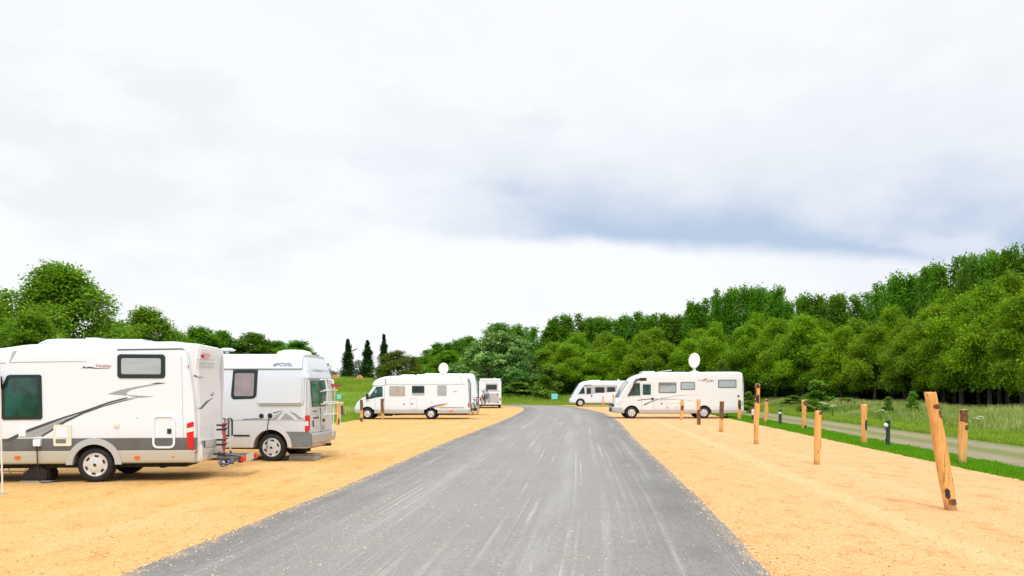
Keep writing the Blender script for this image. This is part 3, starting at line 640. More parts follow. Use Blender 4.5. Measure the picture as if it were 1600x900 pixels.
# cow parsley in the tall grass
for i, (px, yt, Yd, lb) in enumerate(((1283, 628, 48, 'white flowering weed beside the sapling in the tall grass'), (1300, 632, 50, 'white flowering weed second from the sapling'), (1376, 640, 44, 'white flowering weed near the dark bollard'), (1527, 650, 36, 'white flowering weed right of the upright post by the path'), (1570, 651, 37, 'white flowering weed at the far right of the tall grass'))):
    xc = (px-CX)/FP*Yd; zt = CH+(HY-yt)/FP*Yd; 
    st = fl = MB(); rr_ = random.Random(i)
    for k in range(5):
        a = rr_.uniform(0, 6.28); d = rr_.uniform(.05, .32); h_ = zt*rr_.uniform(.8, 1)
        st.tube([(0, 0, 0), (d*.4*math.cos(a), d*.4*math.sin(a), h_*.6), (d*math.cos(a), d*math.sin(a), h_)], [.012, .009, .005], 5)
        for j in range(14):
            b, q = rr_.uniform(0, 6.28), .11*math.sqrt(rr_.random()); fl.lathe([(.0, .0), (.022, .006), (.014, .014), (0, .016)], (d*math.cos(a)+q*math.cos(b), d*math.sin(a)+q*math.sin(b), h_+.01*math.cos(q*9)), 'z', 6, 1)
    tag(st.build('flowering_weed', [LM['shrub'], M['flower']], loc=(xc, Yd, float(gh(xc, Yd)))), lb, 'wildflower', 'white flowering weeds in the tall grass')

# ------------------------------------------------------------------ posts and bollards
def post(px, yb, px2, yt, wpx, label, bark=(), wob=0, group=None, dark=None, hgt=None):
    """a split, peeled timber post; bark = list of (z0 share, z1 share, angle share, material)"""
    X_, Y_ = gp(px, yb); s_ = Y_/FP
    H = CH+(HY-yt)*s_; lean = (px2-px)*s_; w_ = wpx*s_/2
    r_ = random.Random(px); n = 10; mb = MB(); rings = []; nz = 14
    ph = r_.uniform(0, 6.28)
    def ring(z, k=1.):
        out = []
        for i in range(n):
            a = ph*0+math.pi/4*.5+2*math.pi*i/n
            sq = 1/max(abs(math.cos(a)), abs(math.sin(a)))**.55
            rr_ = w_*k*sq*(1+.05*math.sin(3*a+ph)+.035*math.sin(z*5+2*a+ph))*(1+.06*math.sin(z*3.3+ph))
            out.append((rr_*math.cos(a)+lean*z/H+.025*math.sin(z*2.1+ph)*wob, rr_*math.sin(a)*.9+.02*math.sin(z*2.9+ph)*wob, z))
        return out
    zs = [-.3]+[H*i/nz for i in range(nz)]+[H-.012]
    vv = [p_ for z in zs for p_ in ring(z)]+[(p_[0], p_[1], H+.012*math.sin(i*1.9+ph)) for i, p_ in enumerate(ring(H, .9))]
    m_ = len(zs)+1
    mb.add(vv, [(i*n+k, i*n+(k+1) % n, (i+1)*n+(k+1) % n, (i+1)*n+k) for i in range(m_-1) for k in range(n)]+[tuple(range((m_-1)*n, m_*n))])
    root = mb.build('wooden_post', M['wood'], loc=(X_, Y_, 0), smooth=50); tag(root, label, 'post', group)
    for (a0, a1, t0, t1, mk) in bark:              # strips of bark left on the wood
        b = MB(); rows = 9; cols = 7; V1, V2 = [], []
        for i in range(rows+1):
            z = H*(a0+(a1-a0)*i/rows); R_ = ring(min(z, H-.005), 1.0)
            ed = math.sqrt(max(0, 1-abs(2*i/rows-1)**2.6)) if t1-t0 < .5 or i == 0 else .9
            for j in range(cols+1):
                t = (t0+t1)/2+(j/cols-.5)*(t1-t0)*(.12+1.0*ed*r_.uniform(.7, 1)); t %= 1.
                k = t*n; i0 = int(k) % n; f = k-int(k); p_ = Vector(R_[i0]).lerp(Vector(R_[(i0+1) % n]), f)
                c_ = Vector((lean*z/H, 0, z)); d = (p_-c_).normalized()
                V1.append(p_-d*.01); V2.append(p_+d*(.007+.006*r_.random()*(1 if 0 < i < rows else .3)))
        N = len(V1); idx = lambda i, j: i*(cols+1)+j
        fs = []
        for i in range(rows):
            for j in range(cols): fs += [(N+idx(i, j), N+idx(i, j+1), N+idx(i+1, j+1), N+idx(i+1, j))]
        for j in range(cols): fs += [(idx(0, j), idx(0, j+1), N+idx(0, j+1), N+idx(0, j)), (idx(rows, j), N+idx(rows, j), N+idx(rows, j+1), idx(rows, j+1))]
        for i in range(rows): fs += [(idx(i, 0), N+idx(i, 0), N+idx(i+1, 0), idx(i+1, 0)), (idx(i, cols), idx(i+1, cols), N+idx(i+1, cols), N+idx(i, cols))]
        b.add(V1+V2, fs); b.build('bark', M[mk], root)
    return root
GA, GB, GL = 'wooden posts in the row across the gravel bays', 'wooden posts along the grass verge', 'wooden posts on the left gravel bays'
FR = .72                                          # the side of a post that faces the road end of the bay (towards the viewer)
post(1487, 797, 1451, 613, 18, 'big pale post leaning steeply to the left, nearest of all posts', [(.86, .9, .62, .86, 'bark'), (.78, .85, .74, .84, 'bark'), (.1, .19, .55, .68, 'bark_dark'), (.05, .1, .6, .84, 'bark'), (.12, .33, .86, .98, 'bark')], 1, GA)
post(1277.5, 726, 1277.5, 642, 9.5, 'upright orange wooden post in the gravel, next one beyond the big leaning post', [(.3, .5, .86, .98, 'bark'), (.93, 1, .66, .86, 'bark')], 1, GA)
post(1182.5, 694, 1182.5, 600, 7.6, 'tall wooden post in the gravel with blackish patches over its upper third', [(.68, .82, .3, 1.25, 'bark_dark'), (.93, 1., .3, 1.25, 'bark_dark'), (.8, .95, .3, .6, 'bark_dark')], 1, GA)  # blackish shells set over the upper part of this post
post(1126.5, 675, 1128.5, 627, 6.2, 'wooden post with brown bark top right of the rear wheel of the right-hand motorhome', [(.4, 1, .45, 1.0, 'bark')], 1, GA)
post(1091, 664, 1092, 624, 5.6, 'wooden post with dark lower bark standing beside the rear wheel of the right-hand motorhome', [(0, .62, .5, .95, 'bark')], 1, GA)
post(1065, 656, 1065.5, 624, 4.8, 'wooden post in front of the middle of the right-hand motorhome', [(.45, .72, .55, .95, 'bark')], 1, GA)
post(1504, 724, 1504.5, 640, 11.5, 'upright post with brown bark cap on the verge, just right of the big leaning post', [(.76, 1., .4, 1.1, 'bark'), (.62, .72, .68, .84, 'bark')], .6, GB)
post(1350, 694, 1350.5, 632, 8.6, 'upright post with dark bark streak on the verge, left of the dark bollard', [(.34, .62, .7, .85, 'bark_dark')], .6, GB)
post(1255.5, 671, 1257, 625, 7, 'wooden post on the verge in front of the bushy sapling', [(.8, 1, .6, .9, 'bark'), (.03, .16, .66, .95, 'bark')], .8, GB)
post(1196.5, 661, 1197.5, 624, 6, 'wooden post on the verge just right of the post with blackish patches', [(.02, .14, .7, .98, 'bark'), (.9, 1, .5, .9, 'bark')], .6, GB)
post(1155, 656, 1155, 624, 5, 'wooden post with dark bark patch at the rear corner of the right-hand motorhome', [(.5, .98, .55, .95, 'bark_dark')], .6, GB)
post(942.5, 635.5, 942.5, 619, 2.2, 'small distant post in front of the far motorhome, left one of the pair', [], .5, 'distant posts by the far motorhome')
post(958.5, 637, 958, 616, 2.4, 'small distant post in front of the far motorhome, beside the nose of the nearer one', [], .5, 'distant posts by the far motorhome')
post(527.5, 664, 527.5, 627, 4.6, 'orange wooden post just right of the van rack', [(.05, .3, .7, .9, 'bark')], .8, GL)
post(534, 652, 535, 628, 4.6, 'shorter brown wooden post half behind the orange post near the van rack', [(.1, .8, .5, .95, 'bark')], .8, GL)
post(565, 659, 564, 624.5, 4.2, 'brown wooden post in front of the bonnet of the half-integrated motorhome', [(.5, 1, .4, 1.05, 'bark'), (0, .2, .5, .9, 'bark')], .8, GL)
post(599, 656, 596.5, 623, 4.2, 'brown wooden post in front of the cab door of the half-integrated motorhome', [(.28, 1, .4, 1.05, 'bark')], .8, GL)

def bollard(px, yb, yt, wpx, label, style):
    X_, Y_ = gp(px, yb); s_ = Y_/FP; H = CH+(HY-yt)*s_; w_ = wpx*s_/2
    r_ = tag(empty('supply_bollard', (X_, Y_, 0)), label, 'bollard', 'electric supply bollards on the verge')
    b = MB(); b.lathe([(w_*1.15, -.1), (w_*1.15, .03), (w_, .05), (w_, H*.86), (w_*1.12, H*.87), (w_*1.12, H*.96), (w_*.7, H), (0, H*1.005)], (0, 0, 0), 'z', 16); b.build('housing', M['bollard'], r_)
    if style == 'knob':
        k = MB(); k.lathe([(0, -.06), (.05, -.05), (.07, 0), (.05, .05), (0, .06)], (-w_*1.3, -w_*.6, H*.8), 'y', 14); k.build('socket_plug', M['lampwhite'], r_)
        k = MB(); k.lathe([(.03, -.05), (.035, .05)], (-w_*1.2, -w_*.4, H*.66), 'z', 10); k.build('socket_cover', M['blue'], r_)
        k = MB(); k.box((-w_*1.25, -w_*.5, H*.18), (-w_*.6, w_*.5, H*.3)); k.build('service_box', M['bollard'], r_, .008)
    elif style == 'white':
        k = MB(); k.box((-w_*1.05, -w_*1.2, H*.4), (w_*.55, w_*.3, H*.86)); k.build('front_panel', M['lampwhite'], r_, .012)
    else:
        k = MB(); k.box((-w_*1.2, -w_*1.2, H*.72), (w_*.5, w_*.2, H*.86)); k.build('socket_cover', M['lampwhite'], r_, .012)
bollard(1387.5, 697, 656, 6.2, 'dark supply bollard with pale round plug on its left, nearest bollard', 'knob')
bollard(1219, 664, 640, 4.6, 'dark supply bollard with small white cover, beside the tall grass', 'cover')
bollard(1176.5, 657, 636, 4.4, 'supply bollard with white front panel, beside the tall dark-topped post', 'white')
def sign(px, Yd, yc, wpx, hpx, label):
    xc = (px-CX)/FP*Yd; zc = CH+(HY-yc)/FP*Yd; w_, h_ = wpx/FP*Yd/2, hpx/FP*Yd/2; z0 = float(gh(xc, Yd))
    r_ = tag(empty('sign_board', (xc, Yd, z0)), label, 'sign')
    b = MB(); b.box((-w_, -.02, zc-z0-h_), (w_, .02, zc-z0+h_)); b.build('board', M['cyan'], r_, .006)
    for sx in (-.7, .7):
        b = MB(); b.tube([(sx*w_, .045, -.2), (sx*w_, .045, zc-z0+h_*.9)], .025, 8); b.build('leg', M['chrome'], r_)
sign(866.5, 97, 619.5, 9.5, 8.5, 'small pale cyan sign in the green meadow at the end of the road')
sign(530, 52, 620, 6.5, 7, 'small pale cyan sign beside the orange post right of the van rack')

# ------------------------------------------------------------------ motorhomes and van
class Vehicle:
    """local axes: x along the side that faces us, y into the picture, z up; the near side is y = 0"""
    def __init__(s, name, label, cat, px, Yd, yaw, W, group=None):
        s.t = R(yaw); s.W = W; s.o = Vector(((px-CX)/FP*Yd, Yd, 0)); s.ax = Vector((math.cos(s.t), math.sin(s.t), 0)); s.ny = Vector((-math.sin(s.t), math.cos(s.t), 0))
        s.root = empty(name, s.o, s.t, label, cat, group)
        s.inset = lambda x: 0.
    def ray(s, px, py): return Vector(((px-CX)/FP, 1, (HY-py)/FP))
    def P(s, px, py, y=0.):
        d = s.ray(px, py); k = (s.o.dot(s.ny)+y)/d.dot(s.ny); p = d*k
        return ((p-s.o).dot(s.ax), CH+p.z)
    def Rr(s, px, py, x):
        d = s.ray(px, py); k = (s.o.dot(s.ax)+x)/d.dot(s.ax); p = d*k
        return ((p-s.o).dot(s.ny), CH+p.z)
    def Ps(s, L, y=0.): return [s.P(a, b, y) for a, b in L]
    def loft(s, name, m, xs, lo, hi, rt=.1, rb=.03, wob=None, lean=None, camber=.02, nz=8, parent=None, yoff=0., endr=(0, 0), W=None, y0=0.):
        """a body of rounded box sections strung along x"""
        W = W or s.W; rings = []
        n = len(xs)
        for x in xs:
            a, b = lo(x), hi(x); i_ = s.inset(x)-yoff
            for e, sg in ((endr[0], x-xs[0]), (endr[1], xs[-1]-x)):
                if e and sg < e: i_ += e-math.sqrt(max(0, e*e-(e-sg)**2))
            rt_ = min(rt, (b-a)*.45, (W-2*i_)*.45); rb_ = min(rb, (b-a)*.45)
            half = []
            for k in range(4): t = R(90*k/3); half.append((rb_*(1-math.sin(t)), a+rb_*(1-math.cos(t))))
            for k in range(1, nz): half.append((0, a+rb_+(b-rt_-a-rb_)*k/nz))
            for k in range(6): t = R(90*k/5); half.append((rt_*(1-math.cos(t)), b-rt_+rt_*math.sin(t)))
            ln = lean or (lambda z: 0.)
            near = [(i_+q+ln(z), z) for q, z in half]
            yc = W/2; top = []
            y_a, y_b = near[-1][0], W-near[-1][0]
            for k in range(1, 6): t = k/6; top.append((y_a+(y_b-y_a)*t, b+camber*4*t*(1-t)))
            ring = near+top+[(W-y, z) for y, z in near[::-1]]
            rings.append([(x, y0+y, z) for y, z in ring])
        m_ = len(rings[0]); vv = [p for r_ in rings for p in r_]
        ff = [(i*m_+k, i*m_+(k+1) % m_, (i+1)*m_+(k+1) % m_, (i+1)*m_+k) for i in range(n-1) for k in range(m_)]
        ff += [tuple(range(m_))[::-1], tuple(range((n-1)*m_, n*m_))]
        mb = MB().add(vv, ff)
        return mb.build(name, m, parent or s.root, smooth=40)
    def plate(s, name, out, t0, t1, m, parent=None, bevel=0., far=False):
        """a panel lying on the near side, its face t1 proud of it"""
        lo = [(x, s.inset(x)-t0, z) for x, z in out]; hi = [(x, s.inset(x)-t1, z) for x, z in out]
        return MB().prism(lo, hi).build(name, m, parent or s.root, bevel)
    def rplate(s, name, out, x, t1, m, parent=None, bevel=0.):
        """a panel lying on the rear (x) face, out = [(y, z)]"""
        return MB().prism([(x, y, z) for y, z in out], [(x+t1, y, z) for y, z in out]).build(name, m, parent or s.root, bevel)
    def window(s, px0, py0, px1, py1, fm='frame', gm='glass', rim=.045, r=.06, out=None, pane=None, t=.02):
        x0, z1 = s.P(px0, py0); x1, z0 = s.P(px1, py1)
        f = s.plate('window', out or rrect(x0, z0, x1, z1, r), -.02, t, M[fm], bevel=.005)
        if pane is None: pane = rrect(x0+rim, z0+rim, x1-rim, z1-rim, r*.6)
        s.plate('pane', pane, t-.004, t+.005, M[gm], f); return f
    def wheel(s, x, r, y=.04, wd=.22, holes=6, hub=.68, steel=False, z=None):
        for yy, sg in ((y, 1), (s.W-y, -1)):
            mb = MB(); k = sg
            prof = [(r*hub*.96, 0.02), (r*hub*1.02, -.005), (r*.86, -.012), (r*.95, .006), (r, .045), (r, wd-.045), (r*.95, wd-.006), (r*.86, wd), (r*.6, wd)]
            tp = [(a, b*k) for a, b in prof]
            e = MB().lathe(tp, (x, yy, z or r), 'y', 32)
            for j in range(40):                     # tread blocks on the shoulders
                a = 2*math.pi*j/40; c_, s_ = math.cos(a), math.sin(a); a2 = a+.09; c2, s2 = math.cos(a2), math.sin(a2)
                q0, q1 = (.05 if k > 0 else -.05), (wd-.05)*k
                e.add([(x+r*.99*c_, yy+q0, (z or r)+r*.99*s_), (x+r*.99*c2, yy+q0, (z or r)+r*.99*s2), (x+r*.99*c2, yy+q1, (z or r)+r*.99*s2), (x+r*.99*c_, yy+q1, (z or r)+r*.99*s_),
                       (x+r*1.012*c_, yy+q0, (z or r)+r*1.012*s_), (x+r*1.012*c2, yy+q0, (z or r)+r*1.012*s2), (x+r*1.012*c2, yy+q1, (z or r)+r*1.012*s2), (x+r*1.012*c_, yy+q1, (z or r)+r*1.012*s_)],
                      [(4,5,6,7),(0,1,5,4),(1,2,6,5),(2,3,7,6),(3,0,4,7)])
            wh = e.build('wheel', M['rubber'], s.root, smooth=50)
            rr = r*hub; zc = z or r
            h = MB().lathe([(0, -.028*k), (rr*.2, -.027*k), (rr*.24, -.018*k), (rr*.34, -.02*k), (rr*.55, -.014*k), (rr*.7, .0), (rr*.8, -.004*k), (rr*.93, -.012*k), (rr, .004*k), (rr*1.0, .05*k), (0, .05*k)], (x, yy, zc), 'y', 36)
            d = h; d.lathe([(0, -.032*k), (rr*.13, -.031*k), (rr*.15, -.02*k), (0, -.015*k)], (x, yy, zc), 'y', 14, 1)
            for j in range(holes):
                a = 2*math.pi*(j+.35)/holes; u = (math.cos(a), math.sin(a)); v = (-u[1], u[0])
                a_, b_ = rr*.085, rr*.17
                pts = [(rr*.735+p*a_, q*b_) for p, q in ((-1, -.8), (1, -1), (1, 1), (-1, .8))]
                vv = [(x+u[0]*p+v[0]*q, yy-.011*k, zc+u[1]*p+v[1]*q) for p, q in pts]+[(x+u[0]*p+v[0]*q, yy+.03*k, zc+u[1]*p+v[1]*q) for p, q in pts]
                d.add(vv, [(0, 1, 2, 3), (7, 6, 5, 4), (0, 1, 5, 4), (1, 2, 6, 5), (2, 3, 7, 6), (3, 0, 4, 7)], 1)
            d.build('hubcap', [M['hub'], M['black']], wh)
    def arch(s, x, zc, ri, ro, m, t=.025, a0=0, a1=180):
        out = [(x+ro*math.cos(R(a0+(a1-a0)*k/18)), zc+ro*math.sin(R(a0+(a1-a0)*k/18))) for k in range(19)]
        inn = [(x+ri*math.cos(R(a1-(a1-a0)*k/18)), zc+ri*math.sin(R(a1-(a1-a0)*k/18))) for k in range(19)]
        poly = out+inn; n = 19; mb = MB()
        for k in range(n-1):
            q = [out[k], out[k+1], inn[n-2-k], inn[n-1-k]]
            mb.add([(a, s.inset(a)-t, b) for a, b in q]+[(a, s.inset(a)+.03, b) for a, b in q], [(0, 1, 2, 3), (7, 6, 5, 4), (0, 1, 5, 4), (2, 3, 7, 6)]+([(3, 0, 4, 7)] if k == 0 else [])+([(1, 2, 6, 5)] if k == n-2 else []))
        return mb.build('wheel_arch', m, s.root, smooth=60)
    def under(s, x0, x1, z0, z1, arches=()):
        mb = MB(); mb.box((x0, .3, z0), (x1, s.W-.3, z1))
        for xa, ra in arches:                       # wheel housings
            pr = lambda y: [(xa+ra*math.cos(math.pi*k/14), y, z0+.02+ra*math.sin(math.pi*k/14)) for k in range(15)]
        return mb.build('chassis', M['under'], s.root)
    def shield(s, m, hi, a, b, y0, y1, off=.012, name='windscreen'):
        """glass following the front slope of the body between stations a and b"""
        V, F = [], []; nu, nv = 10, 10
        for i in range(nu+1):
            x = a+(b-a)*i/nu; dz = (hi(x+.01)-hi(x-.01))/.02; L = math.hypot(1, dz); nxn, nzn = -dz/L, 1/L
            ins = s.inset(x)
            for j in range(nv+1):
                t = j/nv; y = ins+y0+(s.W-2*ins-y0-y1)*t; V.append((x+nxn*off, y, hi(x)+nzn*off+.02*4*t*(1-t)))
        F = [(i*(nv+1)+j, i*(nv+1)+j+1, (i+1)*(nv+1)+j+1, (i+1)*(nv+1)+j) for i in range(nu) for j in range(nv)]
        mb = MB().add(V, F); o = mb.build(name, m, s.root)
        sm = o.modifiers.new('thick', 'SOLIDIFY'); sm.thickness = .008; sm.offset = 1; return o
    def mirror(s, x, y, z, m='black', sz=(.12, .2, .3)):
        mb = MB(); a, b, c_ = sz; mb.box((x-a/2, y-b, z-c_/2), (x+a/2, y, z+c_/2)); o = mb.build('mirror', M[m], s.root, .03, 3)
        q = MB(); q.tube([(x+.02, y-.02, z-.05), (x+.08, y+.16, z-.12)], .025, 6); q.build('bracket', M['black'], o)
    def dish(s, x, y, z0, zc, rx, rz, tilt=0.):
        mb = MB(); n = 28; V, F = [], []
        for i in range(6):
            q = i/5
            for k in range(n): a = 2*math.pi*k/n; V.append((rx*q*math.cos(a), -.10*(1-q*q)*-1-.05, rz*q*math.sin(a)))
        for i in range(5): F += [(i*n+k, i*n+(k+1) % n, (i+1)*n+(k+1) % n, (i+1)*n+k) for k in range(n)]
        rot = Matrix.Rotation(tilt, 3, 'Z')@Matrix.Rotation(R(-14), 3, 'X')
        V2 = [tuple(rot@Vector(v)+Vector((x, y, zc))) for v in V]; d = MB().add(V2, F).build('satellite_dish', M['white_tube'], s.root)
        sm = d.modifiers.new('thick', 'SOLIDIFY'); sm.thickness = .025
        b = MB(); b.lathe([(.3, 0), (.3, .05), (.16, .09), (.1, .12), (.08, zc-z0-rz*.55), (0, zc-z0-rz*.5)], (x, y+.02, z0), 'z', 16); b.build('base', M['white_tube'], d)
        b = MB(); c0 = Vector((x, y, zc)); lo_ = c0+rot@Vector((0, -.03, -rz*.95)); fe = c0+rot@Vector((-.1, -.55, -rz*.62)); b.tube([lo_, fe], .02, 6); b.lathe([(0, -.05), (.05, -.04), (.05, .04), (0, .05)], fe, 'y', 10); b.build('feed_arm', M['white_tube'], d)
def steps(a, b, d=.06, extra=()):
    v = list(np.arange(a, b, d))+[b]+list(extra); return sorted(set(round(float(x), 4) for x in v))

# ---- the near motorhome, cut by the left edge of the picture
h = Vehicle('motorhome', 'near white motorhome with grey swoosh and dark grey band, cut by the left edge', 'motorhome', 305, 15.35, 6, 1.95)
rear = 0.
zb1, zb2, zsk = h.P(200, 684.5)[1], h.P(200, 703.8)[1], h.P(200, 724)[1]
wx = h.P(147.5, 728)[0]; wr = .335; xf = -6.0                        # rear axle, tyre radius, nose
wx2 = wx-3.45
hi_h = interp([(xf, .95), (xf+.35, 1.12), (xf+1.1, 1.3), (xf+1.75, 2.02), (xf+2.1, 2.34), (h.P(-10, 545)[0], h.P(-10, 545)[1]), (h.P(40, 537)[0], h.P(40, 538)[1]), (h.P(140, 535)[0], h.P(140, 535)[1]), (h.P(270, 534)[0], h.P(270, 533)[1]),
               (h.P(280, 535)[0], h.P(280, 535)[1]), (h.P(287, 541)[0], h.P(287, 540)[1]), (h.P(291, 550)[0], h.P(291, 549)[1]), (h.P(296, 575)[0], h.P(296, 575)[1]), (h.P(301, 607)[0], h.P(301, 607)[1]), (h.P(303, 625)[0], h.P(303, 625)[1]), (0, h.P(304, 660)[1])])
h.inset = lambda x: .12*max(0, (xf+1.4-x)/1.4)**2
def arched(base, arcs):
    def f(x):
        z = base(x) if callable(base) else base
        for xc, zc, r in arcs:
            if abs(x-xc) < r: z = max(z, zc+math.sqrt(r*r-(x-xc)**2))
        return z
    return f
def around(xc, r, n=9): return [xc+r*math.cos(math.pi*k/n) for k in range(n+1)]+[xc-r-.002, xc+r+.002]
arcs = [(wx, wr+.02, .405), (wx2, wr+.02, .405)]
ex = [e for a in arcs for e in around(a[0], a[2])]
rx_ = [h.P(p, 600)[0] for p in (276, 279, 281, 283, 285, 287, 289, 290, 291, 292.5, 294, 297, 299, 301, 302, 303, 303.6)]
body = h.loft('body', M['white'], steps(xf, 0, .08, ex+rx_), arched(zb1, arcs), hi_h, rt=.1, rb=.004)
for (a, b) in ((xf+.05, wx2-.405), (wx2+.405, wx-.405), (wx+.405, -.012)):
    p_ = h.loft('side_skirt', M['champagne'], steps(a, b, .2), lambda x: zsk, lambda x: zb2, rt=.012, rb=.04, camber=0, nz=3, yoff=.012)
h.loft('grey_panel', M['grey_band'], steps(xf+.05, -.012, .2, ex), arched(lambda x: zb2+.002, arcs), lambda x: zb1-.002, rt=.004, rb=.004, camber=0, nz=3, yoff=.004)
h.arch(wx, wr+.01, .385, .50, M['skirt_grey'], .035); h.arch(wx2, wr+.01, .385, .47, M['skirt_grey'], .035)
h.wheel(wx, wr); h.wheel(wx2, wr)
h.under(xf+.3, -.25, .26, zsk+.08)
mb = MB(); mb.box((wx-.5, .25, .5), (wx+.5, h.W-.25, .9)); mb.box((wx-.1, .2, .27), (wx+.1, h.W-.2, .42)); mb.build('rear_axle', M['under'], h.root)
# windows
q = [(36, 586), (64.5, 585.5), (66, 590), (66.3, 653), (63, 655.5), (4.5, 656), (2.5, 652), (3, 610)]
q = [(11, 587.5), (15, 585.7), (62, 585.3), (65, 587.5), (66.5, 652), (64, 655.3), (5, 656), (3, 653), (3, 606)]
pn = [(15.5, 592), (19, 590.3), (57, 590.2), (60, 592), (61, 648), (58, 650.5), (11, 651), (8.5, 648), (8.5, 607)]
h.window(3, 585, 66, 655, gm='teal', out=h.Ps(q), pane=h.Ps(pn))
h.window(183.6, 553.5, 258.3, 591, gm='blind', rim=.075)
# small fittings
def box_on(v, name, px0, py0, px1, py1, m, t=.012, r=.03, parent=None, t0=-.01, bevel=.003):
    x0, z1 = v.P(px0, py0); x1, z0 = v.P(px1, py1); return v.plate(name, rrect(x0, z0, x1, z1, r), t0, t, M[m], parent, bevel)
o = box_on(h, 'service_hatch', 84, 663.5, 112.3, 697, 'ivory', .022); box_on(h, 'latch', 88, 686, 104, 692.5, 'plastic_grey', .027, .01, o); box_on(h, 'lid', 88.5, 668, 107, 684, 'white', .03, .02, o)
box_on(h, 'vent_cover', 29.5, 672, 41, 682, 'white', .02, .01)
o = box_on(h, 'power_inlet', 54, 686, 65.5, 697, 'white', .07, .02); 
cb = MB(); xa, za = h.P(60, 695); cb.tube([(xa, -.06, za), (xa+.01, -.07, za-.25), (xa+.02, -.05, za-.5), (xa+.03, -.03, .05), (xa+.1, -.06, .02), (xa+.5, .3, .02)], .011, 6); cb.build('cable', M['black'], h.root)
xb, zb = h.P(182, 664.5); mb = MB(); mb.lathe([(0, -.02), (.035, -.02), (.06, -.012), (.063, .005)], (xb, 0, zb), 'y', 20); mb.build('vent_cap', M['ivory'], h.root)
xb, zb = h.P(214, 653); mb = MB(); mb.lathe([(0, -.008), (.012, -.007), (.014, .004)], (xb, 0, zb), 'y', 12); mb.build('water_cap', M['skirt_grey'], h.root)
x0, z1 = h.P(238.5, 648.5); x1, z0 = h.P(274, 700.3)
def ringplate(v, name, x0, z0, x1, z1, r, wd, t, m, parent=None):
    a = rrect(x0, z0, x1, z1, r, 6); b = rrect(x0+wd, z0+wd, x1-wd, z1-wd, max(.01, r-wd), 6); n = len(a); mb = MB()
    L = lambda P_, tt: [(x, v.inset(x)-tt, z) for x, z in P_]
    mb.add(L(a, -.01)+L(a, t)+L(b, t)+L(b, -.01), [(k+o_*n, (k+1) % n+o_*n, (k+1) % n+(o_+1)*n, k+(o_+1)*n) for o_ in range(3) for k in range(n)])
    return mb.build(name, m, parent or v.root, smooth=50)
hd = h.plate('locker_door', rrect(x0+.02, z0+.02, x1-.02, z1-.02, .08, 6), -.01, .004, M['white'])
o = h.plate('door_band', [(x0+.045, z0+.05), (x1-.045, z0+.05), (x1-.045, zb1), (x0+.045, zb1)], .0, .0075, M['grey_band'], hd)
ringplate(h, 'door_frame', x0, z0, x1, z1, .1, .04, .024, M['white'], hd); box_on(h, 'latch', 261.5, 670, 268, 677.5, 'black', .02, .008, hd)
for px in (28, 214.5):
    x_, z_ = h.P(px, 714.5); h.plate('marker_lamp', [(x_-.055, z_-.01), (x_-.03, z_-.035), (x_+.03, z_-.035), (x_+.055, z_-.01), (x_+.055, z_+.012), (x_+.03, z_+.03), (x_-.03, z_+.03), (x_-.055, z_+.012)], -.01, .03, M['orange'], bevel=.004)
# swoosh decals, one mesh per colour
def decal(v, m, polys, t=.003, name='decal'):
    mb = MB()
    for P_ in polys:
        L = v.Ps(P_); mb.prism([(x, v.inset(x)+.002, z) for x, z in L], [(x, v.inset(x)-t, z) for x, z in L])
    return mb.build(name, M[m], v.root)
def Q(L, ox=0., oy=500., k=3.2143): return [(ox+a/k, oy+b/k) for a, b in L]
decal(h, 'decal_grey', [Q([(130, 563), (320, 500), (430, 462), (545, 418), (640, 394), (700, 384), (690, 391), (610, 407), (520, 432), (420, 465), (330, 507), (250, 556), (203, 586), (130, 590)]),
                        Q([(538, 372), (600, 352), (640, 343), (700, 332), (760, 323), (835, 317), (760, 330), (700, 341), (655, 353), (636, 366), (640, 376), (700, 380), (775, 384), (710, 391), (640, 379), (590, 376)])], .0025)
decal(h, 'trim_line', [Q([(15, 608), (90, 572), (150, 545), (240, 513), (320, 486), (430, 452), (545, 411), (610, 394), (640, 388), (640, 393), (545, 418), (430, 459), (320, 496), (240, 526), (130, 568), (60, 606), (15, 613)]),
                       Q([(203, 583), (265, 545), (330, 502), (420, 462), (520, 430), (600, 409), (670, 397), (600, 413), (520, 435), (420, 471), (330, 515), (270, 552), (215, 586)]),
                       Q([(758, 319), (790, 314), (834, 316), (795, 321)])], .0045)
decal(h, 'decal_grey', [[(16, 566), (50, 565.3), (100, 564.6), (136, 564.6), (136, 565.2), (100, 565.6), (50, 566.4), (16, 567)], [(-14, 570), (0, 567.5), (9, 566.5), (9, 567.5), (0, 569)]], .003)
decal(h, 'trim_line', [[(183.5, 545.6), (285, 544.2), (290, 547.5), (284, 546), (183.5, 547.6)]], .006, 'drip_rail')
# maker's script above the swoosh
x_, z_ = h.P(161.5, 571.8); text('Hobby', .085, M['decal_red'], h.root, (x_, -.003, z_), (R(90), 0, 0), shear=.2, sx=1.25)
decal(h, 'trim_line', [[(127, 576), (131, 572.5), (133.5, 572), (133, 574.5), (138, 573), (142, 573), (150, 575), (160, 575.5), (172, 574.8), (172, 575.5), (160, 576.4), (148, 576.2), (140, 575.4), (135, 575.6), (131, 575)]])
decal(h, 'skirt_grey', [[(283, 556), (283.7, 556), (287, 684), (286.3, 684)], [(178, 547.5), (178.4, 547.5), (178.6, 553), (178.2, 553)], [(20, 549), (27, 548), (16, 566), (14.5, 566)]], .0025, 'panel_seam')
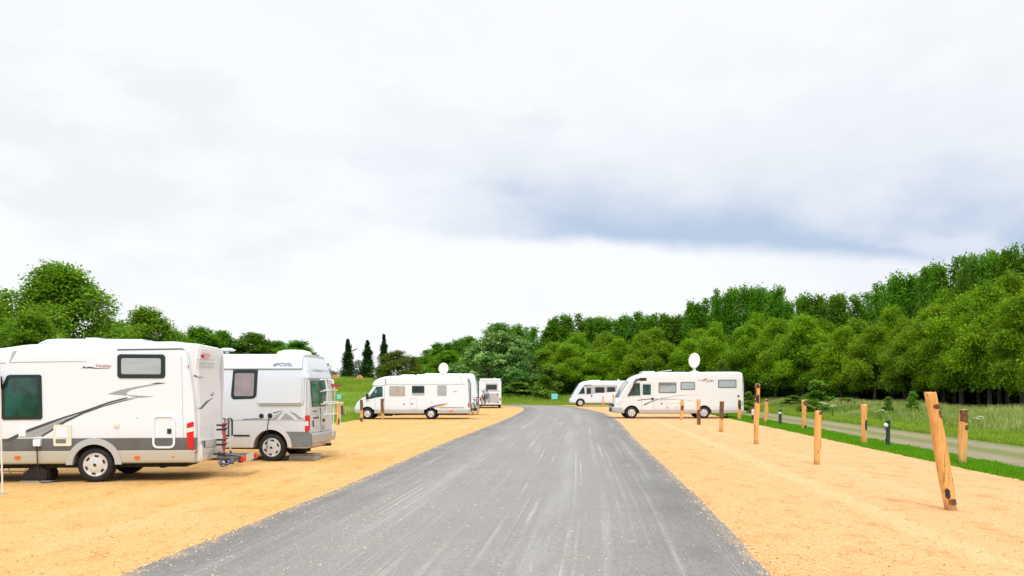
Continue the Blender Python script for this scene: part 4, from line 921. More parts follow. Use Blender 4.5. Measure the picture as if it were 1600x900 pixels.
# roof rail, hood and dome
xa, xb = h.P(45, 530)[0], h.P(212, 530)[0]; zr = hi_h(xb)
mb = MB(); mb.prism([(xa-.05, .42, zr-.03), (xa+.12, .42, zr+.055), (xa+.3, .42, zr+.075), (xb, .42, zr+.075), (xb, .42, zr-.03)], [(xa-.05, h.W-.42, zr-.03), (xa+.12, h.W-.42, zr+.055), (xa+.3, h.W-.42, zr+.075), (xb, h.W-.42, zr+.075), (xb, h.W-.42, zr-.03)]); mb.build('roof_hood', M['white'], h.root, .015)
xd = h.P(127, 530)[0]; mb = MB(); mb.box((xd-.16, .5, zr+.05), (xd+.14, .9, zr+.105)); mb.build('roof_vent', M['white'], h.root, .03, 3)
# rear: recessed moulded panel between two corner fins
z_lo = h.Rr(330, 717, .0)[1]; yA, yB = .16, h.W-.12
prof_r = [(-.05, z_lo+.02), (.04, z_lo+.0), (.08, z_lo+.1), (.075, z_lo+.42), (.03, z_lo+.5), (.03, z_lo+1.5), (.01, 2.2), (.05, 2.50), (.06, 2.60), (.0, 2.66), (-.4, 2.68), (-.4, 2.0), (-.05, 1.2)]
mb = MB(); mb.prism([(x, yA, z) for x, z in prof_r], [(x, yB, z) for x, z in prof_r]); rp = mb.build('rear_panel', M['cream'], h.root, .03, 3)
mb = MB()
fin = [(-.02, .62), (.14, .6), (.12, 1.1), (.08, 1.7), (.02, 2.1), (-.1, 2.3), (-.02, 1.6)]
mb.prism([(x, h.W-.12, z) for x, z in [(-.1, .6), (.05, .58), (.04, 1.4), (.08, 2.3), (.06, 2.60), (-.3, 2.67), (-.3, 1.)]], [(x, h.W+.02, z) for x, z in [(-.1, .6), (.04, .58), (.03, 1.4), (.06, 2.3), (.04, 2.60), (-.3, 2.67), (-.3, 1.)]]); mb.build('corner_fin', M['white'], h.root, .02)
XR = .30
def rp_box(name, pts, x, t, m, parent=None, bev=.004): return h.rplate(name, [h.Rr(a, b, x) for a, b in pts], x-.01, t+.01, M[m], parent, bev)
rp_box('brake_lamp', [(317, 553.5), (327, 553), (328, 557.5), (327, 559.5), (317.5, 559), (316.5, 556)], .06, .02, 'red', rp)
for k, yy in enumerate((560, 565.5, 571)): rp_box('moulded_rib', [(308+k*2, yy+1.4), (335, yy+2), (335, yy+2.7), (308+k*2, yy+2.2)], .032, .006, 'skirt_warm', rp, 0)
np_ = rp_box('number_plate', [(318, 689), (335, 687.3), (334.5, 697), (319.5, 698.5)], .078, .012, 'plate', rp)
rp_box('plate_recess', [(314.5, 688.5), (338.5, 686.2), (337.5, 698.5), (317, 700.3)], .077, .006, 'skirt_grey', rp, 0)
rp_box('plate_stripe', [(318.2, 689.3), (320.2, 689), (321, 698.2), (319.6, 698.3)], .088, .004, 'blue', np_, 0)
rp_box('decal', [(309, 638), (314, 636.5), (322, 627), (333, 621.5), (325, 628), (318, 636), (315, 639)], .031, .004, 'trim_line', rp, 0)
rp_box('decal', [(329, 617), (335, 612), (331, 616.5), (336, 617), (330, 618.5)], .031, .004, 'trim_line', rp, 0)
rp_box('decal', [(301.5, 588), (305, 585.5), (307, 588), (311, 589), (319, 589.3), (311, 589.9), (306, 589.4), (303.5, 588)], .022, .008, 'trim_line', rp, 0)
rp_box('decal', [(305.5, 707), (308, 704), (310, 703), (308, 705.5), (306, 709)], .078, .006, 'decal_red', rp, 0)
# tail lamp wraps the rear corner of the side
tl = [(292.5, 661.5), (297, 660), (301.3, 658.8), (302.7, 659), (302.8, 702), (301, 703.5), (297, 702), (294.3, 699), (292.4, 690), (291.8, 672)]
o = h.plate('tail_lamp', h.Ps(tl), -.08, .02, M['red'], bevel=.006)
h.plate('clear_band', h.Ps([(291.9, 669.5), (302.8, 667), (302.8, 673.5), (291.8, 676)]), .0, .024, M['lampwhite'], o)
h.plate('clear_band', h.Ps([(293.6, 580.5-10), (294.6, 570), (295.6, 575), (294.6, 576)]), .0, .02, M['red'])
# underside: tow bar and hitch at the rear
mb = MB(); mb.box((-.9, .35, .3), (-.1, .6, .4)); mb.box((-.75, .3, .24), (-.65, .5, .4)); mb.box((-.35, .3, .26), (-.28, .5, .4)); mb.box((-.2, 1.0, .37), (.3, 1.12, .46)); mb.box((-.3, .5, .34), (.0, h.W-.5, .42)); mb.tube([(.28, 1.06, .42), (.38, 1.06, .40), (.42, 1.06, .5)], [.04, .03, .03], 8); mb.build('tow_bar', M['black'], h.root, .006)
mb = MB(); mb.tube([(.2, .9, .3), (.27, .9, .2), (.36, .9, .22), (.38, .9, .32), (.3, .9, .38)], .012, 6); mb.build('towing_eye', M['black'], h.root)
mb = MB(); mb.box((.05, .6, .40), (.25, .75, .45)); mb.build('bumper_step', M['chrome'], h.root, .008)
# cab, off the left edge
hm = h.P(2, 597); h.mirror(hm[0]-.02, -.02, hm[1], sz=(.12, .22, .26))
co = [(-4.95, 1.28), (-4.1, 1.28), (-4.1, 1.98), (-4.35, 2.05), (-4.55, 1.9)]
h.plate('cab_window', co, -.02, .012, M['teal'], bevel=.004); h.shield(M['screen'], hi_h, xf+1.12, xf+1.72, .12, .12)
ringplate(h, 'cab_door', -5.05, zb2+.03, -3.95, 2.12, .08, .012, .006, M['skirt_grey'])
box_on(h, 'side_reflector', 268, 712.5, 273, 714.5, 'orange', .016, .005)
h.loft('bumper', M['champagne'], steps(xf-.08, xf+.4, .06), lambda x: .32, lambda x: .6, rt=.05, rb=.05, camber=0, yoff=.01)

# things around the near motorhome
wbx = empty('waste_bag', (*gp(62, 752), 0), 0, 'black water container lying under the near motorhome, left of its wheel', 'container')
mb = MB(); mb.prism([(-.36, -.1, 0), (.22, -.1, 0), (.25, -.1, .22), (.12, -.1, .34), (-.1, -.1, .33), (-.3, -.1, .12)], [(-.36, .25, 0), (.22, .25, 0), (.25, .25, .22), (.12, .25, .34), (-.1, .25, .33), (-.3, .25, .12)]); mb.build('container_body', M['black'], wbx, .04, 3)
mb = MB(); mb.tube([(-.1, -.13, .26), (0, -.15, .31), (.1, -.13, .27)], .014, 6); mb.build('handle', M['bollard'], wbx); mb = MB(); mb.box((-.28, -.17, .0), (.3, -.02, .025)); mb.build('ground_mat', M['jersey'], wbx, .006)
st = empty('folding_trestle', (*gp(22, 740), 0), 0, 'thin folding metal trestle under the near motorhome at the left edge', 'trestle')
mb = MB(); 
for x0_ in (-.28, .2): mb.tube([(x0_, 0, .0), (x0_+.22, .0, .38)], .009, 6); mb.tube([(x0_+.22, .0, .0), (x0_, .0, .38)], .009, 6)
mb.build('cross_legs', M['white_tube'], st); mb = MB(); mb.tube([(-.34, 0, .05), (.48, 0, .05)], .012, 6); mb.tube([(-.3, 0, .38), (.46, 0, .38)], .012, 6); mb.build('rails', M['white_tube'], st)
X_, Y_ = gp(4, 772); pl = empty('awning_pole', (X_, Y_, 0), 0, 'slim white awning pole standing at the left edge in front of the near motorhome', 'pole')
mb = MB(); mb.tube([(0, 0, .01), (-.06, 0, 2.3)], .014, 10); mb.build('tube', M['white_tube'], pl); mb = MB(); mb.lathe([(.05, .0), (.05, .012), (.02, .03), (0, .03)], (0, 0, 0), 'z', 12); mb.build('foot', M['jersey'], pl)
# bike carrier folded out on the hitch
bc = empty('bike_carrier', (-5.95, 16.45, 0), R(2), 'bike carrier with red tail lamps hanging on the hitch of the near motorhome', 'bike carrier')
mb = MB(); mb.tube([(-.1, 0, .47), (.5, 0, .38)], .03, 8); mb.tube([(.02, -.45, .4), (.02, .75, .4)], .02, 6); mb.tube([(.45, -.45, .36), (.45, .75, .36)], .02, 6); mb.box((.0, -.4, .38), (.5, -.3, .41)); mb.box((.0, .1, .38), (.5, .2, .41)); mb.box((0, .55, .38), (.5, .65, .41)); mb.build('platform', M['ladder'], bc)
mb = MB(); mb.tube([(.0, .0, .4), (.0, .0, 1.1), (.04, .25, 1.2), (0, .5, 1.1), (0, .5, .4)], .018, 8); mb.build('hoop', M['white_tube'], bc)
mb = MB(); mb.tube([(.04, -.05, .45), (.06, -.06, .75), (.03, -.04, 1.05), (.05, .02, 1.16)], [.02, .03, .035, .02], 8); mb.build('reflective_cover', M['decal_red'], bc)
for zz in (.62, .72, .93, 1.02): mb = MB(); mb.box((-.1, -.09, zz), (.08, -.02, zz+.035)); mb.tube([(.02, -.05, zz+.02), (.12, -.07, zz+.05)], .014, 6); mb.build('clamp', M['black'], bc)
mb = MB(); mb.box((.44, -.42, .30), (.5, .72, .42)); lb_ = mb.build('lamp_board', M['black'], bc, .008)
mb = MB(); mb.box((.505, -.12, .3), (.52, .42, .44)); mb.build('number_plate', M['plate'], lb_, .004)
for yy in (-.42, .45): mb = MB(); mb.box((.45, yy+.0, .30), (.55, yy+.22, .43)); mb.build('tail_lamp', M['red'], lb_, .03, 3)
for yy, mk in ((-.38, 'blue'), (-.1, 'black'), (.3, 'ivory')): mb = MB(); mb.tube([(.08, yy, .36), (.12, yy-.05, .28), (.25, yy-.06, .27), (.3, yy, .37)], .025, 6); mb.build('strap', M[mk], bc)

# ---- the high-roof van
v = Vehicle('camper_van', 'silver grey high-roof camper van with green rear window and bike rack', 'camper van', 478, 19.55, -5.5, 1.95)
vxf = -5.3; zt = v.P(400, 575.5)[1]; ztop = v.P(400, 553)[1]
wx = v.P(423, 702)[0]; wr = .345; wx2 = wx-3.3; za = wr+.01
zsill = v.P(370, 700)[1]; zbump0 = v.P(460, 697)[1]
hi_v = interp([(vxf, .9), (vxf+.12, 1.05), (vxf+1.0, 1.28), (vxf+1.7, 1.98), (vxf+2., zt-.01), (0, zt-.01)])
v.inset = lambda x: .1*max(0, (vxf+1.5-x)/1.5)**2
zl = v.P(440, 657)[1]
leanv = lambda z: .11*max(0, (z-zl)/(zt-zl))**1.6 if z > zl else -.0
arcs = [(wx, za, .46), (wx2, za, .46)]
ex = [e for a in arcs for e in around(a[0], a[2])]
v.loft('body', M['silver'], steps(vxf, 0, .08, ex), arched(lambda x: zsill, arcs), hi_v, rt=.03, rb=.03, lean=leanv, endr=(.1, .06), camber=0)
hx0, hx1 = v.P(345, 560)[0]-1.0, v.P(487, 560)[0]
hi_r = interp([(hx0-1.0, zt+.05), (hx0-.5, zt+.3), (hx0, ztop-.03), (hx0+1., ztop+.005), (-.35, ztop), (-.05, ztop-.03), (.06, ztop-.08)])
# high roof: tapering upwards, its back edge sloping forward
leanr = lambda z: .07+.10*max(0, (z-zt)/(ztop-zt))
rf = v.loft('high_roof', M['white'], steps(hx0-1.0, -.13, .1), lambda x: zt-.01, hi_r, rt=.09, rb=.01, lean=leanr, camber=.03)
# rear: body tail below, sloping upper shell above the doors
zwt = v.Rr(500, 594, 0)[1]
prof = [(-.14, zt-.012), (.0, zt-.02), (.06, zwt), (.07, zwt-.03), (-.14, zwt-.03)]
mb = MB(); mb.prism([(-.135, .16, ztop-.05), (-.09, .18, ztop-.09), (.05, .09, zwt+.02), (-.1, .06, zwt+.02), (-.135, .09, zt)], [(-.135, v.W-.16, ztop-.05), (-.09, v.W-.18, ztop-.09), (.05, v.W-.09, zwt+.02), (-.1, v.W-.06, zwt+.02), (-.135, v.W-.09, zt)]); mb.build('roof_tail', M['silver'], v.root, .03, 3)
arch_o = v.arch(wx, za, .435, .545, M['silver'], .025); v.arch(wx2, za, .435, .545, M['silver'], .025)
v.wheel(wx, wr, .05, holes=6); v.wheel(wx2, wr, .05)
v.under(vxf+.3, -.15, .28, zsill+.1)
mb = MB(); mb.box((wx-.45, .28, .5), (wx+.45, v.W-.28, .95)); mb.box((wx+.5, .4, .2), (-.2, .9, .4)); mb.tube([(-.5, v.W-.4, .3), (.12, v.W-.4, .33)], .035, 10); mb.build('rear_axle', M['under'], v.root)
# rear quarter in grey plastic, rear bumper
x0, z1 = v.P(437, 674); 
o = v.plate('lower_cladding', v.Ps([(444, 674.2), (481, 675), (487, 679), (487, 697.5), (452, 699.2), (450.5, 690), (448, 682)]), -.04, .022, M['plastic_grey'], bevel=.008)
mb = MB(); zb0 = .43; mb.prism([(.0, -.0, zb0), (.14, .08, zb0+.02), (.14, v.W-.08, zb0+.02), (.0, v.W, zb0)], [(.0, -.02, zb0+.27), (.15, .06, zb0+.24), (.15, v.W-.06, zb0+.24), (.0, v.W+.02, zb0+.27)]); mb.build('rear_bumper', M['skirt_grey'], v.root, .02, 3)
v.plate('side_moulding', v.Ps([(365, 679.2), (390, 679.5), (390.5, 681.7), (365, 681.7)]), -.01, .022, M['black'], bevel=.005)
v.plate('waist_crease', v.Ps([(352, 655.7), (478, 656.7), (478, 657.5), (352, 656.7)]), -.01, .006, M['skirt_grey'])
# windows and the big moulded side panel
v.inset0 = v.inset
def tl_(z): return leanv(z)
def vplate(name, out, t0, t1, m, parent=None, bevel=0.):
    lo = [(x, v.inset(x)+tl_(z)-t0, z) for x, z in out]; hi = [(x, v.inset(x)+tl_(z)-t1, z) for x, z in out]
    return MB().prism(lo, hi).build(name, M[m], parent or v.root, bevel)
wo_ = v.Ps([(361.5, 577.5), (400.5, 577.5), (400, 617), (397.5, 621.5), (394, 623), (364, 624), (361, 621.5), (360, 617)])
wf = vplate('window', wo_, -.03, .012, 'frame', bevel=.004); x0, z1 = v.P(365, 583); x1, z0 = v.P(395.5, 619)
vplate('pane', rrect(x0, z0, x1, z1, .05), .008, .018, 'mauve', wf)
x0, z1 = v.P(401.5, 584); x1, z0 = v.P(474.5, 633); sp = vplate('side_panel', rrect(x0, z0, x1, z1, .1, 6), -.03, .085, 'silver', bevel=.05)
x0, z1 = v.P(399, 583); x1, z0 = v.P(361, 582)
o = v.plate('lower_window', v.Ps([(348, 653.5), (361, 653), (364, 656), (364, 679), (361, 682), (348, 682)]), -.02, .016, M['frame'], bevel=.005); v.plate('pane', v.Ps([(348, 655.5), (357, 655.5), (357, 679.5), (348, 680)]), .012, .022, M['blind'], o)
for px, py, rr in ((408.5, 650, .058), (422, 649.5, .06)):
    xb, zb = v.P(px, py); mb = MB(); mb.lathe([(0, -.03), (rr*.5, -.03), (rr*.55, -.02), (rr, -.018), (rr, .01)], (xb, leanv(zb), zb), 'y', 18); mb.build('filler_cap', M['black'], v.root)
xb, zb = v.P(421, 652); mb = MB(); mb.tube([(xb, -.03, zb), (xb-.03, -.05, zb-.2), (xb-.04, -.06, .35), (xb-.06, -.1, .03), (xb+.3, .4, .02)], .009, 6); mb.build('cable', M['black'], v.root)
Vk = lambda L: [(340+a/8, 630+b/8) for a, b in L]
decal(v, 'decal_grey', [Vk([(225, 207), (300, 206), (500, 198), (690, 192), (690, 180), (780, 150), (760, 175), (740, 203), (720, 207)]), Vk([(785, 204), (850, 122), (935, 178), (960, 204)]), Vk([(905, 108), (990, 145), (1075, 195), (1070, 203), (1010, 203), (960, 150)]), Vk([(790, 118), (700, 160), (720, 165), (815, 125)])])
decal(v, 'trim_line', [Vk([(690, 118), (760, 101), (820, 97), (760, 108), (700, 128)]), Vk([(895, 104), (960, 128), (1010, 155), (955, 134)])], .004)
decal(v, 'decal_blue', [Vk([(300, 199), (500, 188), (530, 196), (320, 206)])], .004)
x_, z_ = v.P(442.5, 569.8); yy = .07+.10*max(0, (z_-zt)/(ztop-zt))
text('PÖSSL', .125, M['decal_blue'], v.root, (x_, yy-.012, z_), (R(90-8), 0, 0), sx=1.25)
xs_, zs_ = v.P(425.5, 570.3); mb = MB(); zz = z_-.045; mb.prism([(xs_-.045, yy-.004, zz), (xs_+.05, yy-.004, zz), (xs_+.05, yy+.012, zz+.09)], [(xs_-.045, yy-.012, zz), (xs_+.05, yy-.012, zz), (xs_+.05, yy+.004, zz+.09)]); mb.build('decal', M['decal_blue'], v.root)
mb = MB(); xd = v.P(440, 550)[0]; mb.lathe([(.44, 0), (.44, .03), (.40, .08), (.25, .12), (0, .135)], (xd, .85, ztop+.01), 'z', 24); mb.build('roof_dome', M['ivory'], v.root)
mb = MB(); xd2 = v.P(355, 545, 1.)[0]; mb.lathe([(.05, 0), (.05, .1), (.0, .1)], (xd2, 1., ztop), 'z', 10); mb.lathe([(0, .13), (.16, .12), (.22, .15), (.12, .2), (0, .21)], (xd2, 1., ztop), 'z', 18); mb.build('antenna_dome', M['white_tube'], v.root)
# rear doors
def vr(name, pts, x, t, m, parent=None, bev=.004): return v.rplate(name, [v.Rr(a, b, x) for a, b in pts], x-.03, t+.03, M[m], parent, bev)
mb = MB(); mb.prism([(.0, .06, zb0+.22), (.0, .06, zwt), (.0, v.W-.06, zwt), (.0, v.W-.06, zb0+.22)], [(.055, .08, zb0+.26), (.045, .1, zwt-.01), (.045, v.W-.1, zwt-.01), (.055, v.W-.08, zb0+.26)]); rd = mb.build('rear_door', M['silver'], v.root, .02, 3)
wn = vr('rear_window', [(485, 594.5), (510.5, 595), (512, 634), (487.5, 636)], .05, .012, 'frame', rd)
vr('pane', [(486, 596), (497.5, 596), (499.5, 634), (488.3, 634.8)], .062, .006, 'green_glass', wn); vr('pane', [(502, 596.2), (509.5, 596.5), (511, 632.5), (503.5, 633.3)], .062, .006, 'green_glass', wn)
vr('door_gap', [(500.5, 637), (501, 637), (502.5, 688), (502, 688)], .055, .004, 'black', rd, 0)
pt = vr('number_plate', [(489, 657), (498.5, 656), (499, 665.5), (489.5, 667)], .055, .012, 'plate', rd); vr('plate_stripe', [(489, 657), (490.3, 656.9), (490.7, 666.8), (489.5, 667)], .067, .004, 'blue', pt, 0)
vr('door_badge', [(489, 641.5), (495, 641), (495, 643.2), (489, 643.7)], .055, .008, 'plastic_grey', rd); vr('door_badge', [(489.5, 652), (498, 651.2), (498, 653.6), (489.5, 654.3)], .055, .01, 'black', rd); vr('latch', [(504.5, 654), (506.5, 654), (506.5, 659), (504.5, 659)], .055, .02, 'black', rd)
vr('hinge', [(504, 664), (505.5, 664), (505.8, 671), (504.3, 671)], .055, .02, 'chrome', rd)
tl = v.Ps([(480.3, 650), (484.5, 648.5), (486.2, 650), (486.2, 672), (484, 674.3), (480.2, 673.8)])
tl = [(x-.055, z) for x, z in tl]
o = v.plate('tail_lamp', tl, -.09, .025, M['red'], bevel=.006); zz = [z for x, z in tl]; xx = [x for x, z in tl]; zm = (min(zz)+max(zz))/2; v.plate('clear_band', [(min(xx)+.005, zm-.06), (max(xx)-.005, zm-.06), (max(xx)-.005, zm+.05), (min(xx)+.005, zm+.05)], .0, .03, M['lampwhite'], o)
xq, zq = v.P(483, 620); 
vr('decal', [(483, 574.5), (486, 573), (491, 573.5), (492.5, 576.5), (488, 577.5), (483.5, 577.5)], .0, .02, 'decal_blue', rd, 0) if False else None
# bike rack on the rear doors
rk = MB(); y0_, y1_ = .55, 1.55
for yy in (.75, 1.35): rk.tube([(.06, yy, 1.12), (.26, yy, 1.14), (.28, yy, 1.75), (.24, yy, 2.02), (.1, yy, 2.02)], .022, 8)
for z_ in (1.14, 1.45, 1.75): rk.tube([(.27, y0_, z_), (.27, y1_, z_)], .022, 8)
rk.tube([(.12, .75, 1.4), (.44, .75, 1.42)], .018, 8); rk.tube([(.12, 1.35, 1.4), (.44, 1.35, 1.42)], .018, 8); rk.tube([(.44, y0_, 1.42), (.44, y1_, 1.42)], .014, 8)
rk.tube([(.1, .75, 1.72), (.36, .75, 1.76), (.36, 1.35, 1.76), (.1, 1.35, 1.72)], .014, 8); rk.tube([(.36, 1., 1.78), (.33, 1., 2.0), (.24, 1.05, 2.02)], .022, 8)
rr_ = rk.build('bike_rack', M['white_tube'], v.root)
for yy in (.9, 1.2): k = MB(); k.box((.33, yy, 1.84), (.45, yy+.1, 1.92)); k.build('clamp', M['decal_red'], rr_, .01)
MB().tube([(.44, .75, 1.42), (.45, .74, 1.), (.43, .74, .6)], .012, 6).build('strap', M['white_tube'], rr_); MB().tube([(.44, 1.3, 1.42), (.45, 1.3, .9), (.44, 1.3, .5)], .012, 6).build('strap', M['white_tube'], rr_)
# cab
v.plate('cab_window', [(vxf+1.05, 1.32), (vxf+1.95, 1.32), (vxf+1.95, 1.98), (vxf+1.75, 1.98)], -.02, .012, M['teal'], bevel=.004); v.shield(M['screen'], hi_v, vxf+1.02, vxf+1.68, .12, .12); v.mirror(vxf+1.2, -.04, 1.4)
v.loft('bumper', M['plastic_grey'], steps(vxf-.1, vxf+.3, .06), lambda x: .32, lambda x: .62, rt=.05, rb=.05, camber=0, yoff=.01)
bx = empty('storage_crate', (*gp(478, 719), 0), R(-5), 'grey translucent storage crate on the gravel under the rear of the van', 'crate')
mb = MB(); mb.box((-.36, -.2, 0), (.31, .25, .14)); mb.build('crate_body', M['jersey'], bx, .015); mb = MB(); mb.box((-.38, -.22, .14), (.33, .27, .165)); mb.build('lid', M['jersey'], bx, .008)
rs = empty('wheel_chock', (*gp(445.5, 718), 0), 0, 'small pale wheel chock behind the rear wheel of the van', 'wheel chock'); mb = MB(); mb.prism([(-.07, -.06, 0), (.08, -.06, 0), (.06, -.06, .07), (.02, -.06, .08)], [(-.07, .06, 0), (.08, .06, 0), (.06, .06, .07), (.02, .06, .08)]); mb.build('wedge', M['ivory'], rs, .008)

# ---- half-integrated motorhome in the middle distance, left
b = Vehicle('motorhome', 'white half-integrated motorhome with blue and orange swoosh and round satellite dish', 'motorhome', 553, 48.2, 0, 2.2)
P = b.P; L_ = P(733, 640)[0]
top = [P(*q) for q in ((552.7, 640), (553.5, 634), (556, 629.5), (560, 625.5), (566, 621.6), (571.5, 619.2), (577.5, 611.5), (583.7, 603.6), (588, 602.6), (602, 602), (602.2, 588.4), (607, 587.6), (620, 587.2), (640, 587.2), (700, 586.6), (722, 587), (727, 588.6), (730, 592), (731.3, 598), (733, 630), (733, 640))]
top = sorted(top); hi_b = interp(top)
zc_ = P(600, 640)[1]; zk = P(600, 646.3)[1]
wx, wx2, wr = P(573.5, 648)[0], P(673, 648)[0], .335
b.inset = lambda x: .30*max(0, (1.35-x)/1.35)**1.6
arcs = [(wx, wr, .44), (wx2, wr-.02, .41)]; ex = [e for a in arcs for e in around(a[0], a[2])]+[q[0] for q in top]
b.loft('body', M['white'], steps(0.0, L_, .12, ex), arched(zc_, arcs), hi_b, rt=.1, rb=.004, endr=(.0, .0))
capx = sorted(P(*q) for q in ((581.8, 601), (582.2, 599.5), (583.2, 597.5), (584.5, 595.8), (587, 593.6), (592, 591), (599, 588.9), (603, 588.1))); caplo = interp(sorted(P(*q) for q in ((581.8, 601.5), (584, 603.3), (603, 602.8))))
b.loft('cab_cap', M['white'], steps(capx[0][0], capx[-1][0], .1, [q[0] for q in capx]), caplo, interp(capx), rt=.12, rb=.03, yoff=.0)
for a, e in ((.03, wx-.44), (wx+.44, wx2-.41), (wx2+.41, L_)): b.loft('side_skirt', M['skirt_grey'], steps(a, e, .15), lambda x: zk, lambda x: zc_, rt=.01, rb=.04, camber=0, nz=3, yoff=.008)
b.wheel(wx, wr, .1, holes=5, hub=.6); b.wheel(wx2, wr, .12, holes=5, hub=.6); b.under(.4, L_-.1, .3, .6)
for q0_, q1_, nm in (((wx2-.4, .3, .4), (wx2+.4, b.W-.3, .75), 'axle'), ((wx-.4, .35, .4), (wx+.4, b.W-.35, .8), 'axle'), ((P(600, 640)[0], .25, .2), (P(612, 640)[0], .5, .35), 'tank'), ((P(615, 640)[0], .25, .24), (P(622, 640)[0], .6, .35), 'tank')): MB().box(q0_, q1_).build(nm, M['under'], b.root)
b.plate('cab_window', b.Ps([(573.8, 623.5), (580, 615.5), (588.5, 604.3), (597.8, 604), (598, 619.5), (588, 621), (580, 623)]), -.04, .012, M['frame'], bevel=.005)
b.plate('pane', b.Ps([(575.5, 622.3), (587, 606.2), (586, 620.3), (580, 621.9)]), .008, .018, M['teal']); b.plate('pane', b.Ps([(588.3, 605.8), (597, 605.2), (597.2, 618.8), (587.4, 620.2)]), .008, .018, M['teal'])
b.shield(M['glass'], hi_b, P(572.5, 618)[0], P(582.8, 604)[0], .1, .1)
b.window(608.2, 603.2, 633, 618.8, 'skirt_grey', 'curtain', .03, .07); b.window(643.5, 602.8, 663.2, 614.3, 'plastic_grey', 'glass', .03, .04); b.window(683.2, 602, 697.8, 618.2, 'skirt_grey', 'blind', .03, .07)
box_on(b, 'window_sill', 643.8, 614.6, 663, 617.6, 'skirt_grey', .02, .02)
b.plate('waist_line', b.Ps([(602, 600.5), (727, 600), (727, 600.6), (602, 601.1)]), 0, .012, M['skirt_grey'])
mp = P(572.5, 620); b.mirror(mp[0]+.05, .12, mp[1]+.02, sz=(.15, .2, .34))
xb, zb = P(598.4, 624.6); mb = MB(); mb.lathe([(0, -.02), (.07, -.02), (.075, .02)], (xb, 0, zb), 'y', 14); mb.build('door_handle', M['black'], b.root)
for px, py in ((631.3, 631.6), (644, 631)): xb, zb = P(px, py); mb = MB(); mb.lathe([(0, -.015), (.045, -.015), (.05, .01)], (xb, 0, zb), 'y', 12); mb.build('lock', M['black'], b.root)
x0, z1 = P(640.5, 622.7); x1, z0 = P(651.5, 639.6); ringplate(b, 'locker_door', x0, z0, x1, z1, .05, .02, .007, M['skirt_grey'])
x0, z1 = P(586, 602.3); x1, z0 = P(601, 644); ringplate(b, 'cab_door', x0, z0, x1, z1, .08, .018, .006, M['skirt_grey'])
B8 = lambda L: [(660+x/8.571, 560+y/8.571) for x, y in L]
decal(b, 'decal_blue', [B8([(65, 668), (110, 645), (190, 624), (280, 608), (350, 603), (260, 622), (190, 640), (140, 660), (110, 668)])], .006); decal(b, 'decal_orange', [B8([(150, 660), (210, 638), (280, 618), (360, 606), (330, 616), (270, 640), (255, 660)]), B8([(105, 598), (130, 580), (135, 590), (112, 602)])], .009)
decal(b, 'decal_grey', [B8([(230, 652), (555, 652), (555, 668), (230, 668)]), B8([(410, 438), (460, 438), (460, 450), (410, 450)]), B8([(512, 250), (522, 250), (522, 276), (512, 276)])], .004); decal(b, 'orange_', [], .0) if False else None
x_, z_ = P(704, 642); box_on(b, 'marker_lamp', 702, 641.3, 708, 643.6, 'orange', .02, .01)
xa, xb = P(621, 587)[0], P(648, 587)[0]; zr = hi_b((xa+xb)/2)
mb = MB(); mb.prism([(xa, .4, zr-.02), (xa+.25, .4, zr+.09), (xb-.15, .4, zr+.09), (xb, .4, zr-.02)], [(xa, 1.5, zr-.02), (xa+.25, 1.5, zr+.09), (xb-.15, 1.5, zr+.09), (xb, 1.5, zr-.02)]); mb.build('roof_light', M['white'], b.root, .03, 3)
xa, xb = P(667, 587)[0], P(686, 587)[0]; mb = MB(); mb.box((xa, .4, zr-.02), (xb, 1.4, zr+.12)); mb.build('roof_box', M['white'], b.root, .05, 3)
for px in (652, 657): mb = MB(); mb.lathe([(.12, -.02), (.12, .06), (.07, .1), (0, .1)], (P(px, 587)[0], .6, zr), 'z', 12); mb.build('roof_vent', M['white'], b.root)
xd, zd = P(693, 576, .9); b.dish(xd, .9, hi_b(xd)-.02, zd, .31, .36, R(0))
